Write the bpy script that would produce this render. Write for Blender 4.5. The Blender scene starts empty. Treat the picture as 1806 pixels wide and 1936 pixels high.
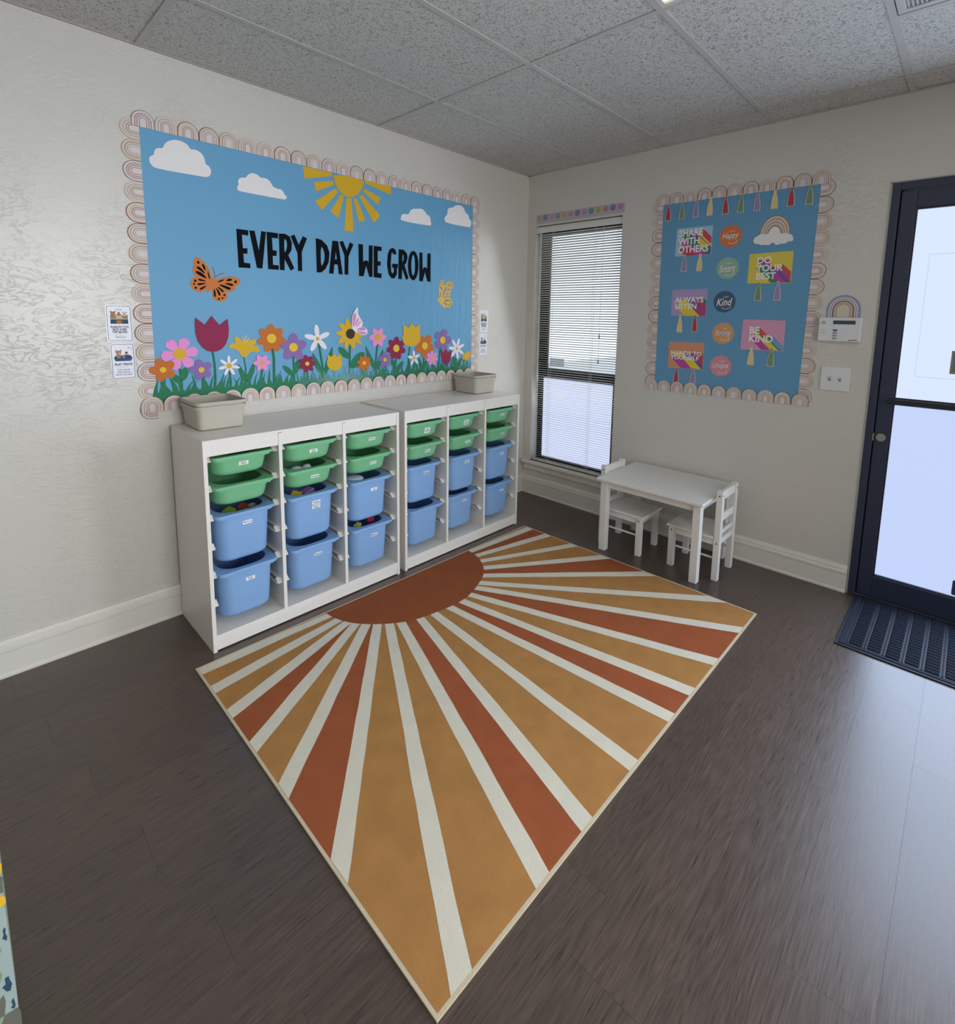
import bpy, bmesh, math, random
from mathutils import Vector, Matrix
from mathutils.geometry import tessellate_polygon

S = bpy.context.scene
COL = S.collection
random.seed(7)

# ------------------------------------------------------------------ camera
H = 2.595                                   # ceiling height
cam_data = bpy.data.cameras.new('camera')
cam_data.sensor_fit = 'HORIZONTAL'; cam_data.sensor_width = 36.0
cam_data.lens = 36.0 * 967.888 / 1806.0
cam_data.shift_x = (903.0 - 939.73) / 1806.0
cam_data.shift_y = (724.755 - 968.0) / 1806.0
cam_data.clip_start = 0.02
cam = bpy.data.objects.new('camera', cam_data); COL.objects.link(cam)
yaw, pitch, roll = 0.7472, -0.1286, 0.0186
fwd = Vector((-math.sin(yaw)*math.cos(pitch), math.cos(yaw)*math.cos(pitch), math.sin(pitch)))
rgt = Vector((math.cos(yaw), math.sin(yaw), 0)); upv = rgt.cross(fwd)
r2 = rgt*math.cos(roll) + upv*math.sin(roll); u2 = upv*math.cos(roll) - rgt*math.sin(roll)
M = Matrix((r2, u2, -fwd)).transposed().to_4x4(); M.translation = Vector((2.7367, -3.291, 1.4772))
cam.matrix_world = M
S.camera = cam

# ------------------------------------------------------------------ world, light, exposure
W = bpy.data.worlds.new('sky'); S.world = W; W.use_nodes = True
bg = W.node_tree.nodes['Background']; bg.inputs[0].default_value = (0.80, 0.88, 1.0, 1); bg.inputs[1].default_value = 1.9
S.view_settings.view_transform = 'Standard'; S.view_settings.look = 'None'
S.view_settings.exposure = -0.14; S.view_settings.gamma = 1.0
S.view_settings.use_curve_mapping = False

def area(name, loc, rot, sx, sy, power, col, spread=180):
    d = bpy.data.lights.new(name, 'AREA'); d.shape = 'RECTANGLE'; d.size = sx; d.size_y = sy
    d.energy = power; d.color = col; d.spread = math.radians(spread)
    o = bpy.data.objects.new(name, d); COL.objects.link(o); o.location = loc; o.rotation_euler = rot
    return o
PI = math.pi
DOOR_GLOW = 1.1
# daylight through the shop-front windows out of view (right wall and back wall beyond the door)
TILT = math.radians(17)                    # sky light comes down through the openings
area('daylight_right_window', (4.96, -2.45, 1.6), (0, PI/2-math.radians(6), 0), 1.6, 1.2, 20, (0.94, 0.97, 1.0), 95)
area('daylight_shopfront', (4.22, -0.06, 1.3), (-PI/2+TILT, 0, 0), 1.15, 2.0, 100, (0.90, 0.95, 1.0), 150)
area('daylight_window', (0.47, -0.05, 1.25), (-PI/2+TILT, 0, 0), 0.7, 1.8, 5, (0.88, 0.94, 1.0), 150)
area('daylight_door', (2.9, -0.03, 1.1), (-PI/2+math.radians(3), 0, 0), 0.85, 1.9, 30, (0.58, 0.75, 1.0), 170)

# ------------------------------------------------------------------ materials
def lin(c):
    return tuple(((v/255)/12.92 if v <= 10.3 else ((v/255+0.055)/1.055)**2.4) for v in c)
MAT = {}
def mat(name, rgb, rough=0.55, spec=0.4, noise=0.0, nscale=30, bump=0.0, bscale=200, metallic=0.0, emit=None):
    if name in MAT: return MAT[name]
    m = bpy.data.materials.new(name); m.use_nodes = True
    nt = m.node_tree; b = nt.nodes['Principled BSDF']
    c = lin(rgb)
    b.inputs['Base Color'].default_value = (*c, 1); b.inputs['Roughness'].default_value = rough
    b.inputs['Specular IOR Level'].default_value = spec; b.inputs['Metallic'].default_value = metallic
    if emit:
        b.inputs['Emission Color'].default_value = (*emit[:3], 1); b.inputs['Emission Strength'].default_value = emit[3]
    tc = nt.nodes.new('ShaderNodeTexCoord')
    if noise:
        n = nt.nodes.new('ShaderNodeTexNoise'); n.inputs['Scale'].default_value = nscale; n.inputs['Detail'].default_value = 4
        nt.links.new(tc.outputs['Object'], n.inputs['Vector'])
        mx = nt.nodes.new('ShaderNodeMix'); mx.data_type = 'RGBA'
        mx.inputs[6].default_value = (*[v*(1-noise) for v in c], 1); mx.inputs[7].default_value = (*[min(1, v*(1+noise)) for v in c], 1)
        nt.links.new(n.outputs['Fac'], mx.inputs[0]); nt.links.new(mx.outputs[2], b.inputs['Base Color'])
    if bump:
        n2 = nt.nodes.new('ShaderNodeTexNoise'); n2.inputs['Scale'].default_value = bscale; n2.inputs['Detail'].default_value = 3
        nt.links.new(tc.outputs['Object'], n2.inputs['Vector'])
        bp = nt.nodes.new('ShaderNodeBump'); bp.inputs['Strength'].default_value = bump; bp.inputs['Distance'].default_value = 0.002
        nt.links.new(n2.outputs['Fac'], bp.inputs['Height']); nt.links.new(bp.outputs['Normal'], b.inputs['Normal'])
    MAT[name] = m
    return m

def mat_wall():
    m = bpy.data.materials.new('plaster_wall'); m.use_nodes = True; nt = m.node_tree; b = nt.nodes['Principled BSDF']
    b.inputs['Base Color'].default_value = (*lin((213, 208, 199)), 1)
    b.inputs['Roughness'].default_value = 0.32; b.inputs['Specular IOR Level'].default_value = 0.7
    tc = nt.nodes.new('ShaderNodeTexCoord')
    # trowelled knockdown texture: warped ridges broken up by large patches
    mp = nt.nodes.new('ShaderNodeMapping'); mp.inputs['Scale'].default_value = (1, 0.75, 1.5); mp.inputs['Rotation'].default_value = (0.5, 0, 0)
    nt.links.new(tc.outputs['Object'], mp.inputs['Vector'])
    n1 = nt.nodes.new('ShaderNodeTexNoise'); n1.inputs['Scale'].default_value = 15; n1.inputs['Detail'].default_value = 6; n1.inputs['Roughness'].default_value = 0.6; n1.inputs['Distortion'].default_value = 1.9
    nt.links.new(mp.outputs['Vector'], n1.inputs['Vector'])
    cr = nt.nodes.new('ShaderNodeValToRGB'); e = cr.color_ramp.elements
    e[0].position = 0.46; e[0].color = (0, 0, 0, 1); e[1].position = 0.51; e[1].color = (1, 1, 1, 1)
    nt.links.new(n1.outputs['Fac'], cr.inputs['Fac'])
    n2 = nt.nodes.new('ShaderNodeTexNoise'); n2.inputs['Scale'].default_value = 90; n2.inputs['Detail'].default_value = 4
    nt.links.new(tc.outputs['Object'], n2.inputs['Vector'])
    ad = nt.nodes.new('ShaderNodeMath'); ad.operation = 'MULTIPLY_ADD'; ad.inputs[1].default_value = 0.25
    nt.links.new(n2.outputs['Fac'], ad.inputs[0]); nt.links.new(cr.outputs['Color'], ad.inputs[2])
    n3 = nt.nodes.new('ShaderNodeTexNoise'); n3.inputs['Scale'].default_value = 2.6; n3.inputs['Detail'].default_value = 2
    nt.links.new(tc.outputs['Object'], n3.inputs['Vector'])
    mk = nt.nodes.new('ShaderNodeMapRange'); mk.inputs[1].default_value = 0.38; mk.inputs[2].default_value = 0.62; mk.inputs[3].default_value = 0.12; mk.inputs[4].default_value = 0.55
    nt.links.new(n3.outputs['Fac'], mk.inputs[0])
    bp = nt.nodes.new('ShaderNodeBump'); bp.inputs['Distance'].default_value = 0.0016
    nt.links.new(mk.outputs[0], bp.inputs['Strength'])
    nt.links.new(ad.outputs[0], bp.inputs['Height']); nt.links.new(bp.outputs['Normal'], b.inputs['Normal'])
    return m
M_WALL = mat_wall()

def mat_tile():
    m = bpy.data.materials.new('fissured_ceiling_tile'); m.use_nodes = True; nt = m.node_tree; b = nt.nodes['Principled BSDF']
    b.inputs['Roughness'].default_value = 0.9; b.inputs['Specular IOR Level'].default_value = 0.1
    tc = nt.nodes.new('ShaderNodeTexCoord'); oi = nt.nodes.new('ShaderNodeObjectInfo')
    off = nt.nodes.new('ShaderNodeVectorMath'); off.operation = 'MULTIPLY_ADD'
    cmb = nt.nodes.new('ShaderNodeCombineXYZ')
    for k in range(3): nt.links.new(oi.outputs['Random'], cmb.inputs[k])
    off.inputs[1].default_value = (17, 31, 11)
    nt.links.new(cmb.outputs[0], off.inputs[0]); nt.links.new(tc.outputs['Object'], off.inputs[2])
    n1 = nt.nodes.new('ShaderNodeTexNoise'); n1.inputs['Scale'].default_value = 110; n1.inputs['Detail'].default_value = 3; n1.inputs['Roughness'].default_value = 0.55; n1.inputs['Distortion'].default_value = 1.2
    nt.links.new(off.outputs[0], n1.inputs['Vector'])
    cr = nt.nodes.new('ShaderNodeValToRGB'); e = cr.color_ramp.elements
    e[0].position = 0.34; e[0].color = (0, 0, 0, 1); e[1].position = 0.48; e[1].color = (1, 1, 1, 1)
    nt.links.new(n1.outputs['Fac'], cr.inputs['Fac'])
    mx = nt.nodes.new('ShaderNodeMix'); mx.data_type = 'RGBA'
    mx.inputs[6].default_value = (*lin((146, 142, 136)), 1); mx.inputs[7].default_value = (*lin((206, 203, 197)), 1)
    nt.links.new(cr.outputs['Color'], mx.inputs[0]); nt.links.new(mx.outputs[2], b.inputs['Base Color'])
    bp = nt.nodes.new('ShaderNodeBump'); bp.inputs['Strength'].default_value = 0.6; bp.inputs['Distance'].default_value = 0.0025
    nt.links.new(cr.outputs['Color'], bp.inputs['Height']); nt.links.new(bp.outputs['Normal'], b.inputs['Normal'])
    return m
M_TILE = mat_tile()

def mat_plank():
    m = bpy.data.materials.new('dark_wood_plank'); m.use_nodes = True; nt = m.node_tree; b = nt.nodes['Principled BSDF']
    tc = nt.nodes.new('ShaderNodeTexCoord'); oi = nt.nodes.new('ShaderNodeObjectInfo')
    cmb = nt.nodes.new('ShaderNodeCombineXYZ')
    for k in range(3): nt.links.new(oi.outputs['Random'], cmb.inputs[k])
    off = nt.nodes.new('ShaderNodeVectorMath'); off.operation = 'MULTIPLY_ADD'; off.inputs[1].default_value = (23, 41, 13)
    nt.links.new(cmb.outputs[0], off.inputs[0]); nt.links.new(tc.outputs['Object'], off.inputs[2])
    mp = nt.nodes.new('ShaderNodeMapping'); mp.inputs['Scale'].default_value = (1, 0.03, 1)
    nt.links.new(off.outputs[0], mp.inputs['Vector'])
    fine = nt.nodes.new('ShaderNodeTexNoise'); fine.inputs['Scale'].default_value = 330; fine.inputs['Detail'].default_value = 5; fine.inputs['Roughness'].default_value = 0.65
    nt.links.new(mp.outputs['Vector'], fine.inputs['Vector'])
    mp2 = nt.nodes.new('ShaderNodeMapping'); mp2.inputs['Scale'].default_value = (1, 0.13, 1)
    nt.links.new(off.outputs[0], mp2.inputs['Vector'])
    big = nt.nodes.new('ShaderNodeTexNoise'); big.inputs['Scale'].default_value = 11; big.inputs['Detail'].default_value = 2
    nt.links.new(mp2.outputs['Vector'], big.inputs['Vector'])
    # cathedral rings from contour lines of the broad noise
    ml = nt.nodes.new('ShaderNodeMath'); ml.operation = 'MULTIPLY'; ml.inputs[1].default_value = 110.0
    nt.links.new(big.outputs['Fac'], ml.inputs[0])
    sn = nt.nodes.new('ShaderNodeMath'); sn.operation = 'SINE'; nt.links.new(ml.outputs[0], sn.inputs[0])
    hf = nt.nodes.new('ShaderNodeMath'); hf.operation = 'MULTIPLY_ADD'; hf.inputs[1].default_value = 0.045; 
    nt.links.new(sn.outputs[0], hf.inputs[0]); nt.links.new(fine.outputs['Fac'], hf.inputs[2])
    cr = nt.nodes.new('ShaderNodeValToRGB'); e = cr.color_ramp.elements
    e[0].position = 0.30; e[0].color = (*lin((66, 53, 46)), 1); e[1].position = 0.72; e[1].color = (*lin((96, 80, 71)), 1)
    nt.links.new(hf.outputs[0], cr.inputs['Fac'])
    hs = nt.nodes.new('ShaderNodeHueSaturation')
    mr = nt.nodes.new('ShaderNodeMapRange'); mr.inputs[3].default_value = 0.93; mr.inputs[4].default_value = 1.07
    nt.links.new(oi.outputs['Random'], mr.inputs[0]); nt.links.new(mr.outputs[0], hs.inputs['Value'])
    nt.links.new(cr.outputs['Color'], hs.inputs['Color']); nt.links.new(hs.outputs[0], b.inputs['Base Color'])
    rr = nt.nodes.new('ShaderNodeMapRange'); rr.inputs[3].default_value = 0.20; rr.inputs[4].default_value = 0.44
    nt.links.new(hf.outputs[0], rr.inputs[0]); nt.links.new(rr.outputs[0], b.inputs['Roughness'])
    b.inputs['Specular IOR Level'].default_value = 0.75
    bp = nt.nodes.new('ShaderNodeBump'); bp.inputs['Strength'].default_value = 0.16; bp.inputs['Distance'].default_value = 0.0008
    nt.links.new(hf.outputs[0], bp.inputs['Height']); nt.links.new(bp.outputs['Normal'], b.inputs['Normal'])
    return m
M_PLANK = mat_plank()

WHITE = mat('white_foil', (234, 229, 222), 0.38, 0.4)
RUNNER = mat('ivory_plastic', (234, 230, 220), 0.45)
TRIM = mat('trim_paint', (228, 223, 213), 0.4)
GREEN = mat('green_plastic', (122, 190, 143), 0.48, 0.35, 0.04, 60)
BLUEP = mat('blue_plastic', (134, 174, 222), 0.48, 0.35, 0.04, 60)
STICK = mat('white_sticker', (245, 246, 246), 0.5)
INK = mat('black_ink', (18, 18, 22), 0.6)
TABLEW = mat('white_lacquer', (230, 226, 220), 0.42, 0.35, 0.02, 25)
BASKET = mat('greige_plastic', (190, 184, 170), 0.55, 0.3, 0.05, 90, 0.25, 260)
NAVY = mat('navy_aluminium', (47, 54, 76), 0.42, 0.5)
BLACKF = mat('black_window_frame', (14, 15, 18), 0.5)
BLIND = mat('blind_vinyl', (226, 224, 216), 0.45)
PAPER = mat('sky_blue_paper', (104, 158, 194), 0.62, 0.3, 0.04, 3, 0.6, 9)
BLACKP = mat('black_card', (8, 12, 20), 0.75, 0.12)
COLOURS = dict(pink=(243, 150, 214), orange=(205, 112, 42), purple=(144, 112, 172), white=(238, 234, 240), crimson=(146, 36, 78), gold=(222, 178, 44), yellow=(236, 196, 52), brown=(66, 46, 44),
    leaf=(40, 124, 84), leaf2=(36, 112, 76), cloud=(240, 236, 236), sun=(222, 176, 38), monarch=(210, 122, 58), ylw=(226, 192, 84), lilac=(156, 130, 178), pinkp=(226, 140, 198), antenna=(150, 98, 92),
    t_red=(178, 70, 78), t_green=(122, 150, 112), t_lilac=(158, 138, 182), t_cream=(228, 205, 150), t_edge=(214, 208, 200),
    poster_blue=(168, 198, 222), poster_yellow=(226, 204, 88), poster_lilac=(180, 158, 204), poster_pink=(220, 158, 188), poster_peach=(218, 152, 120),
    badge_orange=(218, 124, 74), badge_sage=(150, 186, 168), badge_slate=(72, 96, 126), badge_tan=(214, 160, 112), badge_pink=(216, 146, 160),
    s_yellow=(232, 206, 62), s_purple=(124, 88, 160), s_red=(206, 70, 96), s_green=(60, 142, 112), s_blue=(120, 160, 206), s_magenta=(186, 80, 160), s_brick=(200, 92, 86),
    lettering=(244, 238, 234), cream1=(218, 204, 188), cream2=(224, 210, 202), rose=(148, 102, 100), roseline=(140, 96, 96), tan=(196, 168, 146), grey=(146, 148, 138), pinkw=(224, 213, 213), pinkc=(216, 190, 186),
    rb_blue=(152, 156, 182), rb_dark=(104, 98, 100), rb_tan=(204, 180, 158), ink_navy=(38, 46, 84), bear=(186, 126, 88), bear_dark=(150, 92, 62), tray=(52, 88, 128), tray_dark=(40, 66, 104), olive=(150, 142, 110), boxtan=(214, 190, 154), teal=(44, 82, 98), maroon=(150, 60, 66), mint=(142, 190, 172))
def mat_creased():
    m = mat('creased_blue_paper', (104, 166, 205), 0.5, 0.4, 0.04, 3); nt = m.node_tree; b = nt.nodes['Principled BSDF']
    tc = nt.nodes.new('ShaderNodeTexCoord'); mp = nt.nodes.new('ShaderNodeMapping'); mp.inputs['Scale'].default_value = (1, 1, 0.16); mp.inputs['Rotation'].default_value = (0.16, 0, 0)
    nt.links.new(tc.outputs['Object'], mp.inputs['Vector'])
    n = nt.nodes.new('ShaderNodeTexNoise'); n.inputs['Scale'].default_value = 22; n.inputs['Detail'].default_value = 2.5; n.inputs['Distortion'].default_value = 0.8
    nt.links.new(mp.outputs[0], n.inputs['Vector'])
    sp = nt.nodes.new('ShaderNodeSeparateXYZ'); nt.links.new(tc.outputs['Object'], sp.inputs[0])
    # the paper hangs loose and rippled towards its right-hand end
    mr = nt.nodes.new('ShaderNodeMapRange'); mr.inputs[1].default_value = -1.5; mr.inputs[2].default_value = -0.7; mr.inputs[3].default_value = 0.06; mr.inputs[4].default_value = 0.75
    nt.links.new(sp.outputs[1], mr.inputs[0])
    bp = nt.nodes.new('ShaderNodeBump'); bp.inputs['Distance'].default_value = 0.012
    nt.links.new(mr.outputs[0], bp.inputs['Strength']); nt.links.new(n.outputs['Fac'], bp.inputs['Height']); nt.links.new(bp.outputs['Normal'], b.inputs['Normal'])
    return m
def cm(k): return mat('card_' + k, COLOURS[k], 0.62, 0.3, 0.03, 40)

# ------------------------------------------------------------------ mesh helpers
def link(name, me, parent=None, loc=None):
    o = bpy.data.objects.new(name, me); COL.objects.link(o)
    if parent: o.parent = parent
    if loc is not None: o.location = loc
    return o
def tag(o, label=None, cat=None, group=None, kind=None):
    if label: o['label'] = label
    if cat: o['category'] = cat
    if group: o['group'] = group
    if kind: o['kind'] = kind
    return o
def empty(name, loc=(0, 0, 0), rotz=0.0):
    o = bpy.data.objects.new(name, None); COL.objects.link(o); o.location = loc; o.rotation_euler = (0, 0, rotz); o.empty_display_size = 0.05
    return o
class MB:
    """collects vertices and faces for one mesh"""
    def __init__(s): s.v = []; s.f = []; s.mi = []; s.cur = 0
    def add(s, vs, fs):
        o = len(s.v); s.v += [tuple(p) for p in vs]
        for f in fs: s.f.append([i+o for i in f]); s.mi.append(s.cur)
    def box(s, x0, x1, y0, y1, z0, z1):
        s.add([(x0,y0,z0),(x1,y0,z0),(x1,y1,z0),(x0,y1,z0),(x0,y0,z1),(x1,y0,z1),(x1,y1,z1),(x0,y1,z1)],
              [(0,3,2,1),(4,5,6,7),(0,1,5,4),(1,2,6,5),(2,3,7,6),(3,0,4,7)])
    def cyl(s, c, ax, r, l, n=14, r2=None):
        r2 = r if r2 is None else r2
        a, b = [(1,2),(2,0),(0,1)][ax]; vs = []
        for k, rr in ((0, r), (1, r2)):
            for i in range(n):
                p = [0,0,0]; p[ax] = c[ax]+l*k; t = 2*PI*i/n
                p[a] = c[a]+rr*math.cos(t); p[b] = c[b]+rr*math.sin(t); vs.append(p)
        s.add(vs, [tuple(range(n))[::-1], tuple(range(n,2*n))] + [(i,(i+1)%n,n+(i+1)%n,n+i) for i in range(n)])
    def loft(s, rings, cap0=False, cap1=False):
        n = len(rings[0]); o = len(s.v)
        for r in rings: s.v += [tuple(p) for p in r]
        for k in range(len(rings)-1):
            for i in range(n):
                j = (i+1) % n
                s.f.append([o+k*n+i, o+k*n+j, o+(k+1)*n+j, o+(k+1)*n+i]); s.mi.append(s.cur)
        if cap0: s.f.append([o+i for i in range(n)][::-1]); s.mi.append(s.cur)
        if cap1: s.f.append([o+(len(rings)-1)*n+i for i in range(n)]); s.mi.append(s.cur)
    def mesh(s, name, mats, bevel=0.0, smooth=False, recalc=True):
        me = bpy.data.meshes.new(name); me.from_pydata(s.v, [], s.f)
        for m in (mats if isinstance(mats, (list, tuple)) else [mats]): me.materials.append(m)
        for p, k in zip(me.polygons, s.mi): p.material_index = k
        if recalc or bevel:
            bm = bmesh.new(); bm.from_mesh(me)
            if recalc: bmesh.ops.recalc_face_normals(bm, faces=bm.faces)
            if bevel:
                bmesh.ops.bevel(bm, geom=[e for e in bm.edges if len(e.link_faces) == 2 and e.calc_face_angle(0) > 0.6], offset=bevel, segments=2, affect='EDGES', profile=0.5)
            bm.to_mesh(me); bm.free()
        if smooth:
            for p in me.polygons: p.use_smooth = True
            try: me.set_sharp_from_angle(angle=0.7)
            except Exception: pass
        return me
    def obj(s, name, mats, parent=None, bevel=0.0, smooth=False, loc=None, recalc=True):
        return link(name, s.mesh(name, mats, bevel, smooth, recalc), parent, loc)
def boxo(name, m, parent, x0, x1, y0, y1, z0, z1, bevel=0.0):
    b = MB(); b.box(x0, x1, y0, y1, z0, z1)
    return b.obj(name, m, parent, bevel)

# wall planes: 'L' = left wall (x=0, seen from +x, u = y), 'B' = back wall (y=0, seen from -y, u = x)
def on(plane, u, v, d):
    return (d, u, v) if plane == 'L' else (u, -d, v)
def chaikin(p, n=2):
    for _ in range(n):
        q = []
        for i in range(len(p)):
            a, b = p[i], p[(i+1) % len(p)]
            q += [(a[0]*.75+b[0]*.25, a[1]*.75+b[1]*.25), (a[0]*.25+b[0]*.75, a[1]*.25+b[1]*.75)]
        p = q
    return p
def ccw(p):
    a = sum(p[i][0]*p[(i+1) % len(p)][1]-p[(i+1) % len(p)][0]*p[i][1] for i in range(len(p)))
    return p if a > 0 else p[::-1]
def sheet(mb, plane, outline, d0, d1, holes=()):
    """a cut piece of card: outline extruded from depth d0 to d1 off the wall"""
    loops = [ccw(list(outline))] + [ccw(list(h))[::-1] for h in holes if h]
    flat = [p for l in loops for p in l]
    tris = tessellate_polygon([[Vector((p[0], p[1], 0)) for p in l] for l in loops])
    vs = [on(plane, p[0], p[1], d1) for p in flat] + [on(plane, p[0], p[1], d0) for p in flat]
    n = len(flat); fs = []
    for t in tris:
        a, b, c = (flat[i] for i in t)
        area2 = (b[0]-a[0])*(c[1]-a[1])-(c[0]-a[0])*(b[1]-a[1])
        if abs(area2) < 1e-12: continue
        fs.append(tuple(t) if area2 > 0 else tuple(t)[::-1])
    o = 0
    for l in loops:
        for i in range(len(l)):
            a, b = o+i, o+(i+1) % len(l)
            fs.append((a, a+n, b+n, b))
        o += len(l)
    mb.add(vs, fs)
def sheet_obj(name, m, plane, outline, d0, d1, parent=None, holes=()):
    b = MB(); sheet(b, plane, outline, d0, d1, holes)
    return b.obj(name, m, parent, recalc=False)
def sheets_obj(name, m, plane, outlines, d0, d1, parent=None, step=0.00004):
    b = MB()
    for k, o in enumerate(outlines): sheet(b, plane, o, d0, d1 + step*k)
    return b.obj(name, m, parent, recalc=False)
def text_shape(body, shear=0.0, bold=0.0, align='LEFT', space=1.0, lines=1.0):
    c = bpy.data.curves.new('lettering', 'FONT'); c.body = body; c.size = 1; c.shear = shear; c.offset = bold
    c.align_x = align; c.space_character = space; c.space_line = lines; c.resolution_u = 3; c.extrude = 0.0
    o = bpy.data.objects.new('lettering', c); COL.objects.link(o)
    dg = bpy.context.evaluated_depsgraph_get(); dg.update()
    me = bpy.data.meshes.new_from_object(o.evaluated_get(dg))
    vs = [(v.co.x, v.co.y) for v in me.vertices]; fs = [tuple(p.vertices) for p in me.polygons]
    bpy.data.objects.remove(o); bpy.data.curves.remove(c); bpy.data.meshes.remove(me)
    return vs, fs
def text_obj(name, body, m, plane, box, d, parent=None, tilt=0.0, keep=False, **kw):
    """lettering fitted into box=(u0,v0,u1,v1) on a wall plane, printed flat at depth d"""
    vs, fs = text_shape(body, **kw)
    x0, x1 = min(v[0] for v in vs), max(v[0] for v in vs); y0, y1 = min(v[1] for v in vs), max(v[1] for v in vs)
    u0, v0, u1, v1 = box
    sx, sy = (u1-u0)/max(1e-6, x1-x0), (v1-v0)/max(1e-6, y1-y0)
    if keep:
        sx = sy = min(sx, sy)
    cu, cv = (u0+u1)/2, (v0+v1)/2; ct, st = math.cos(tilt), math.sin(tilt)
    out = []
    for x, y in vs:
        a, b = (x-(x0+x1)/2)*sx, (y-(y0+y1)/2)*sy
        out.append(on(plane, cu+a*ct-b*st, cv+a*st+b*ct, d))
    nb = MB(); nb.add(out, fs)
    return nb.obj(name, m, parent, recalc=False)
def ell(cx, cy, a, b, rot=0.0, n=18):
    c, s = math.cos(rot), math.sin(rot)
    return [(cx+a*math.cos(t)*c-b*math.sin(t)*s, cy+a*math.cos(t)*s+b*math.sin(t)*c) for t in [2*PI*i/n for i in range(n)]]
def rrect(x0, y0, x1, y1, r, n=4):
    out = []
    for cx, cy, a0 in ((x1-r, y0+r, -PI/2), (x1-r, y1-r, 0), (x0+r, y1-r, PI/2), (x0+r, y0+r, PI)):
        out += [(cx+r*math.cos(a0+PI/2*i/n), cy+r*math.sin(a0+PI/2*i/n)) for i in range(n+1)]
    return out

# ------------------------------------------------------------------ room shell
RX, RY = 5.02, -5.65                       # right wall and rear wall, out of view
def wall_mesh(name, axis, pos, th, a0, a1, z1, holes):
    """wall slab with rectangular openings; axis 'x' runs along x at y=pos..pos+th"""
    us = sorted({a0, a1} | {h[0] for h in holes} | {h[1] for h in holes}); zs = sorted({0.0, z1} | {h[2] for h in holes} | {h[3] for h in holes})
    b = MB()
    for i in range(len(us)-1):
        for j in range(len(zs)-1):
            cu, cz = (us[i]+us[i+1])/2, (zs[j]+zs[j+1])/2
            if any(h[0] < cu < h[1] and h[2] < cz < h[3] for h in holes): continue
            if axis == 'x': b.box(us[i], us[i+1], pos, pos+th, zs[j], zs[j+1])
            else: b.box(pos, pos+th, us[i], us[i+1], zs[j], zs[j+1])
    o = b.obj(name, M_WALL); return tag(o, kind='structure')
WIN = (0.083, 0.855, 0.288, 2.20); DOOR = (2.362, 3.43, 0.0, 2.176); SHOP = (3.62, 4.82, 0.30, 2.35); RWIN = (-3.4, -1.5, 0.25, 2.45)
wall_mesh('wall_left', 'y', -0.14, 0.14, RY, 0.0, H+0.1, [])
wall_mesh('wall_back', 'x', 0.0, 0.16, -0.14, RX+0.14, H+0.1, [WIN, DOOR, SHOP])
wall_mesh('wall_right', 'y', RX, 0.14, RY, 0.0, H+0.1, [RWIN])
wall_mesh('wall_rear', 'x', RY-0.14, 0.14, -0.14, RX+0.14, H+0.1, [])

# floor: plank by plank over a dark underlay
fl = MB(); fl.box(-0.1, RX, RY, 0.16, -0.06, -0.004)
floor = tag(fl.obj('floor', mat('dark_underlay', (30, 26, 24), 0.9)), kind='structure')
PW, PL = 0.18, 1.22
known = {13: -1.19, 14: -1.495, 15: -0.86, 16: -1.175}
def add_plank(x0, x1, y0, y1):
    cx, cy = (x0+x1)/2, (y0+y1)/2; g = 0.0002; b = MB()
    b.box(x0-cx+g, x1-cx-g, y0-cy+g, y1-cy-g, -0.0042, 0.0)
    b.obj('plank', M_PLANK, floor, loc=(cx, cy, 0))
k0 = 2.37 - 14*PW
for r in range(0, 33):
    x0, x1 = max(-0.002, k0+r*PW), min(RX, k0+(r+1)*PW)
    if x1-x0 < 0.02: continue
    j = known.get(r, -0.2-((r*0.473) % 1.0)*PL)
    j = j + PL*math.ceil((0.0-j)/PL)
    ys = [0.06]
    while j > RY:
        if j < 0.02: ys.append(j)
        j -= PL
    ys.append(RY)
    for a, c in zip(ys[:-1], ys[1:]):
        if a-c > 0.02: add_plank(x0, x1, c, a)

# ceiling: suspended grid with lay-in tiles
ce = MB(); ce.box(-0.1, RX, RY, 0.1, H+0.06, H+0.1)
ceiling = tag(ce.obj('ceiling', mat('plenum_board', (120, 118, 114), 0.9)), kind='structure')
DT = 0.6185
xs = [0.0] + [0.5459+DT*k for k in range(0, 9) if 0.5459+DT*k < RX-0.05] + [RX]
ysl = [0.0, -0.2172, -1.4204, -2.6356, -3.8508, -5.066, RY]
GRID = mat('grid_white', (186, 182, 177), 0.5)
g = MB()
for x in xs[1:-1]: g.box(x-0.012, x+0.012, RY, 0, H-0.003, H+0.02)
for y in ysl[1:-1]: g.box(0, RX, y-0.012, y+0.012, H-0.0028, H+0.02)
g.box(2.403, 3.021, -0.828, -0.804, H-0.0026, H+0.02)
g.box(0, 0.020, RY, 0, H-0.002, H+0.001); g.box(0, RX, -0.020, 0, H-0.002, H+0.001); g.box(RX-0.02, RX, RY, 0, H-0.002, H+0.001); g.box(0, RX, RY, RY+0.02, H-0.002, H+0.001)
g.obj('ceiling_grid', GRID, ceiling)
TROFF = {(3, 2), (6, 2), (3, 4), (6, 4)}     # troffer bays (column, row)
def add_tile(x0, x1, y0, y1):
    cx, cy = (x0+x1)/2, (y0+y1)/2; b = MB(); e = 0.0135
    z = random.uniform(0.0006, 0.003)
    b.box(x0-cx+e*0.9, x1-cx-e*0.9, y0-cy+e*0.9, y1-cy-e*0.9, z, 0.018)
    b.obj('ceiling_tile', M_TILE, ceiling, loc=(cx, cy, H))
for i in range(len(xs)-1):
    for j in range(len(ysl)-1):
        y1, y0 = ysl[j], ysl[j+1]
        if (i, j) in TROFF: continue
        if (i, j) == (4, 1):
            add_tile(xs[i], xs[i+1], -0.816, y1); continue
        add_tile(xs[i], xs[i+1], y0, y1)
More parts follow.
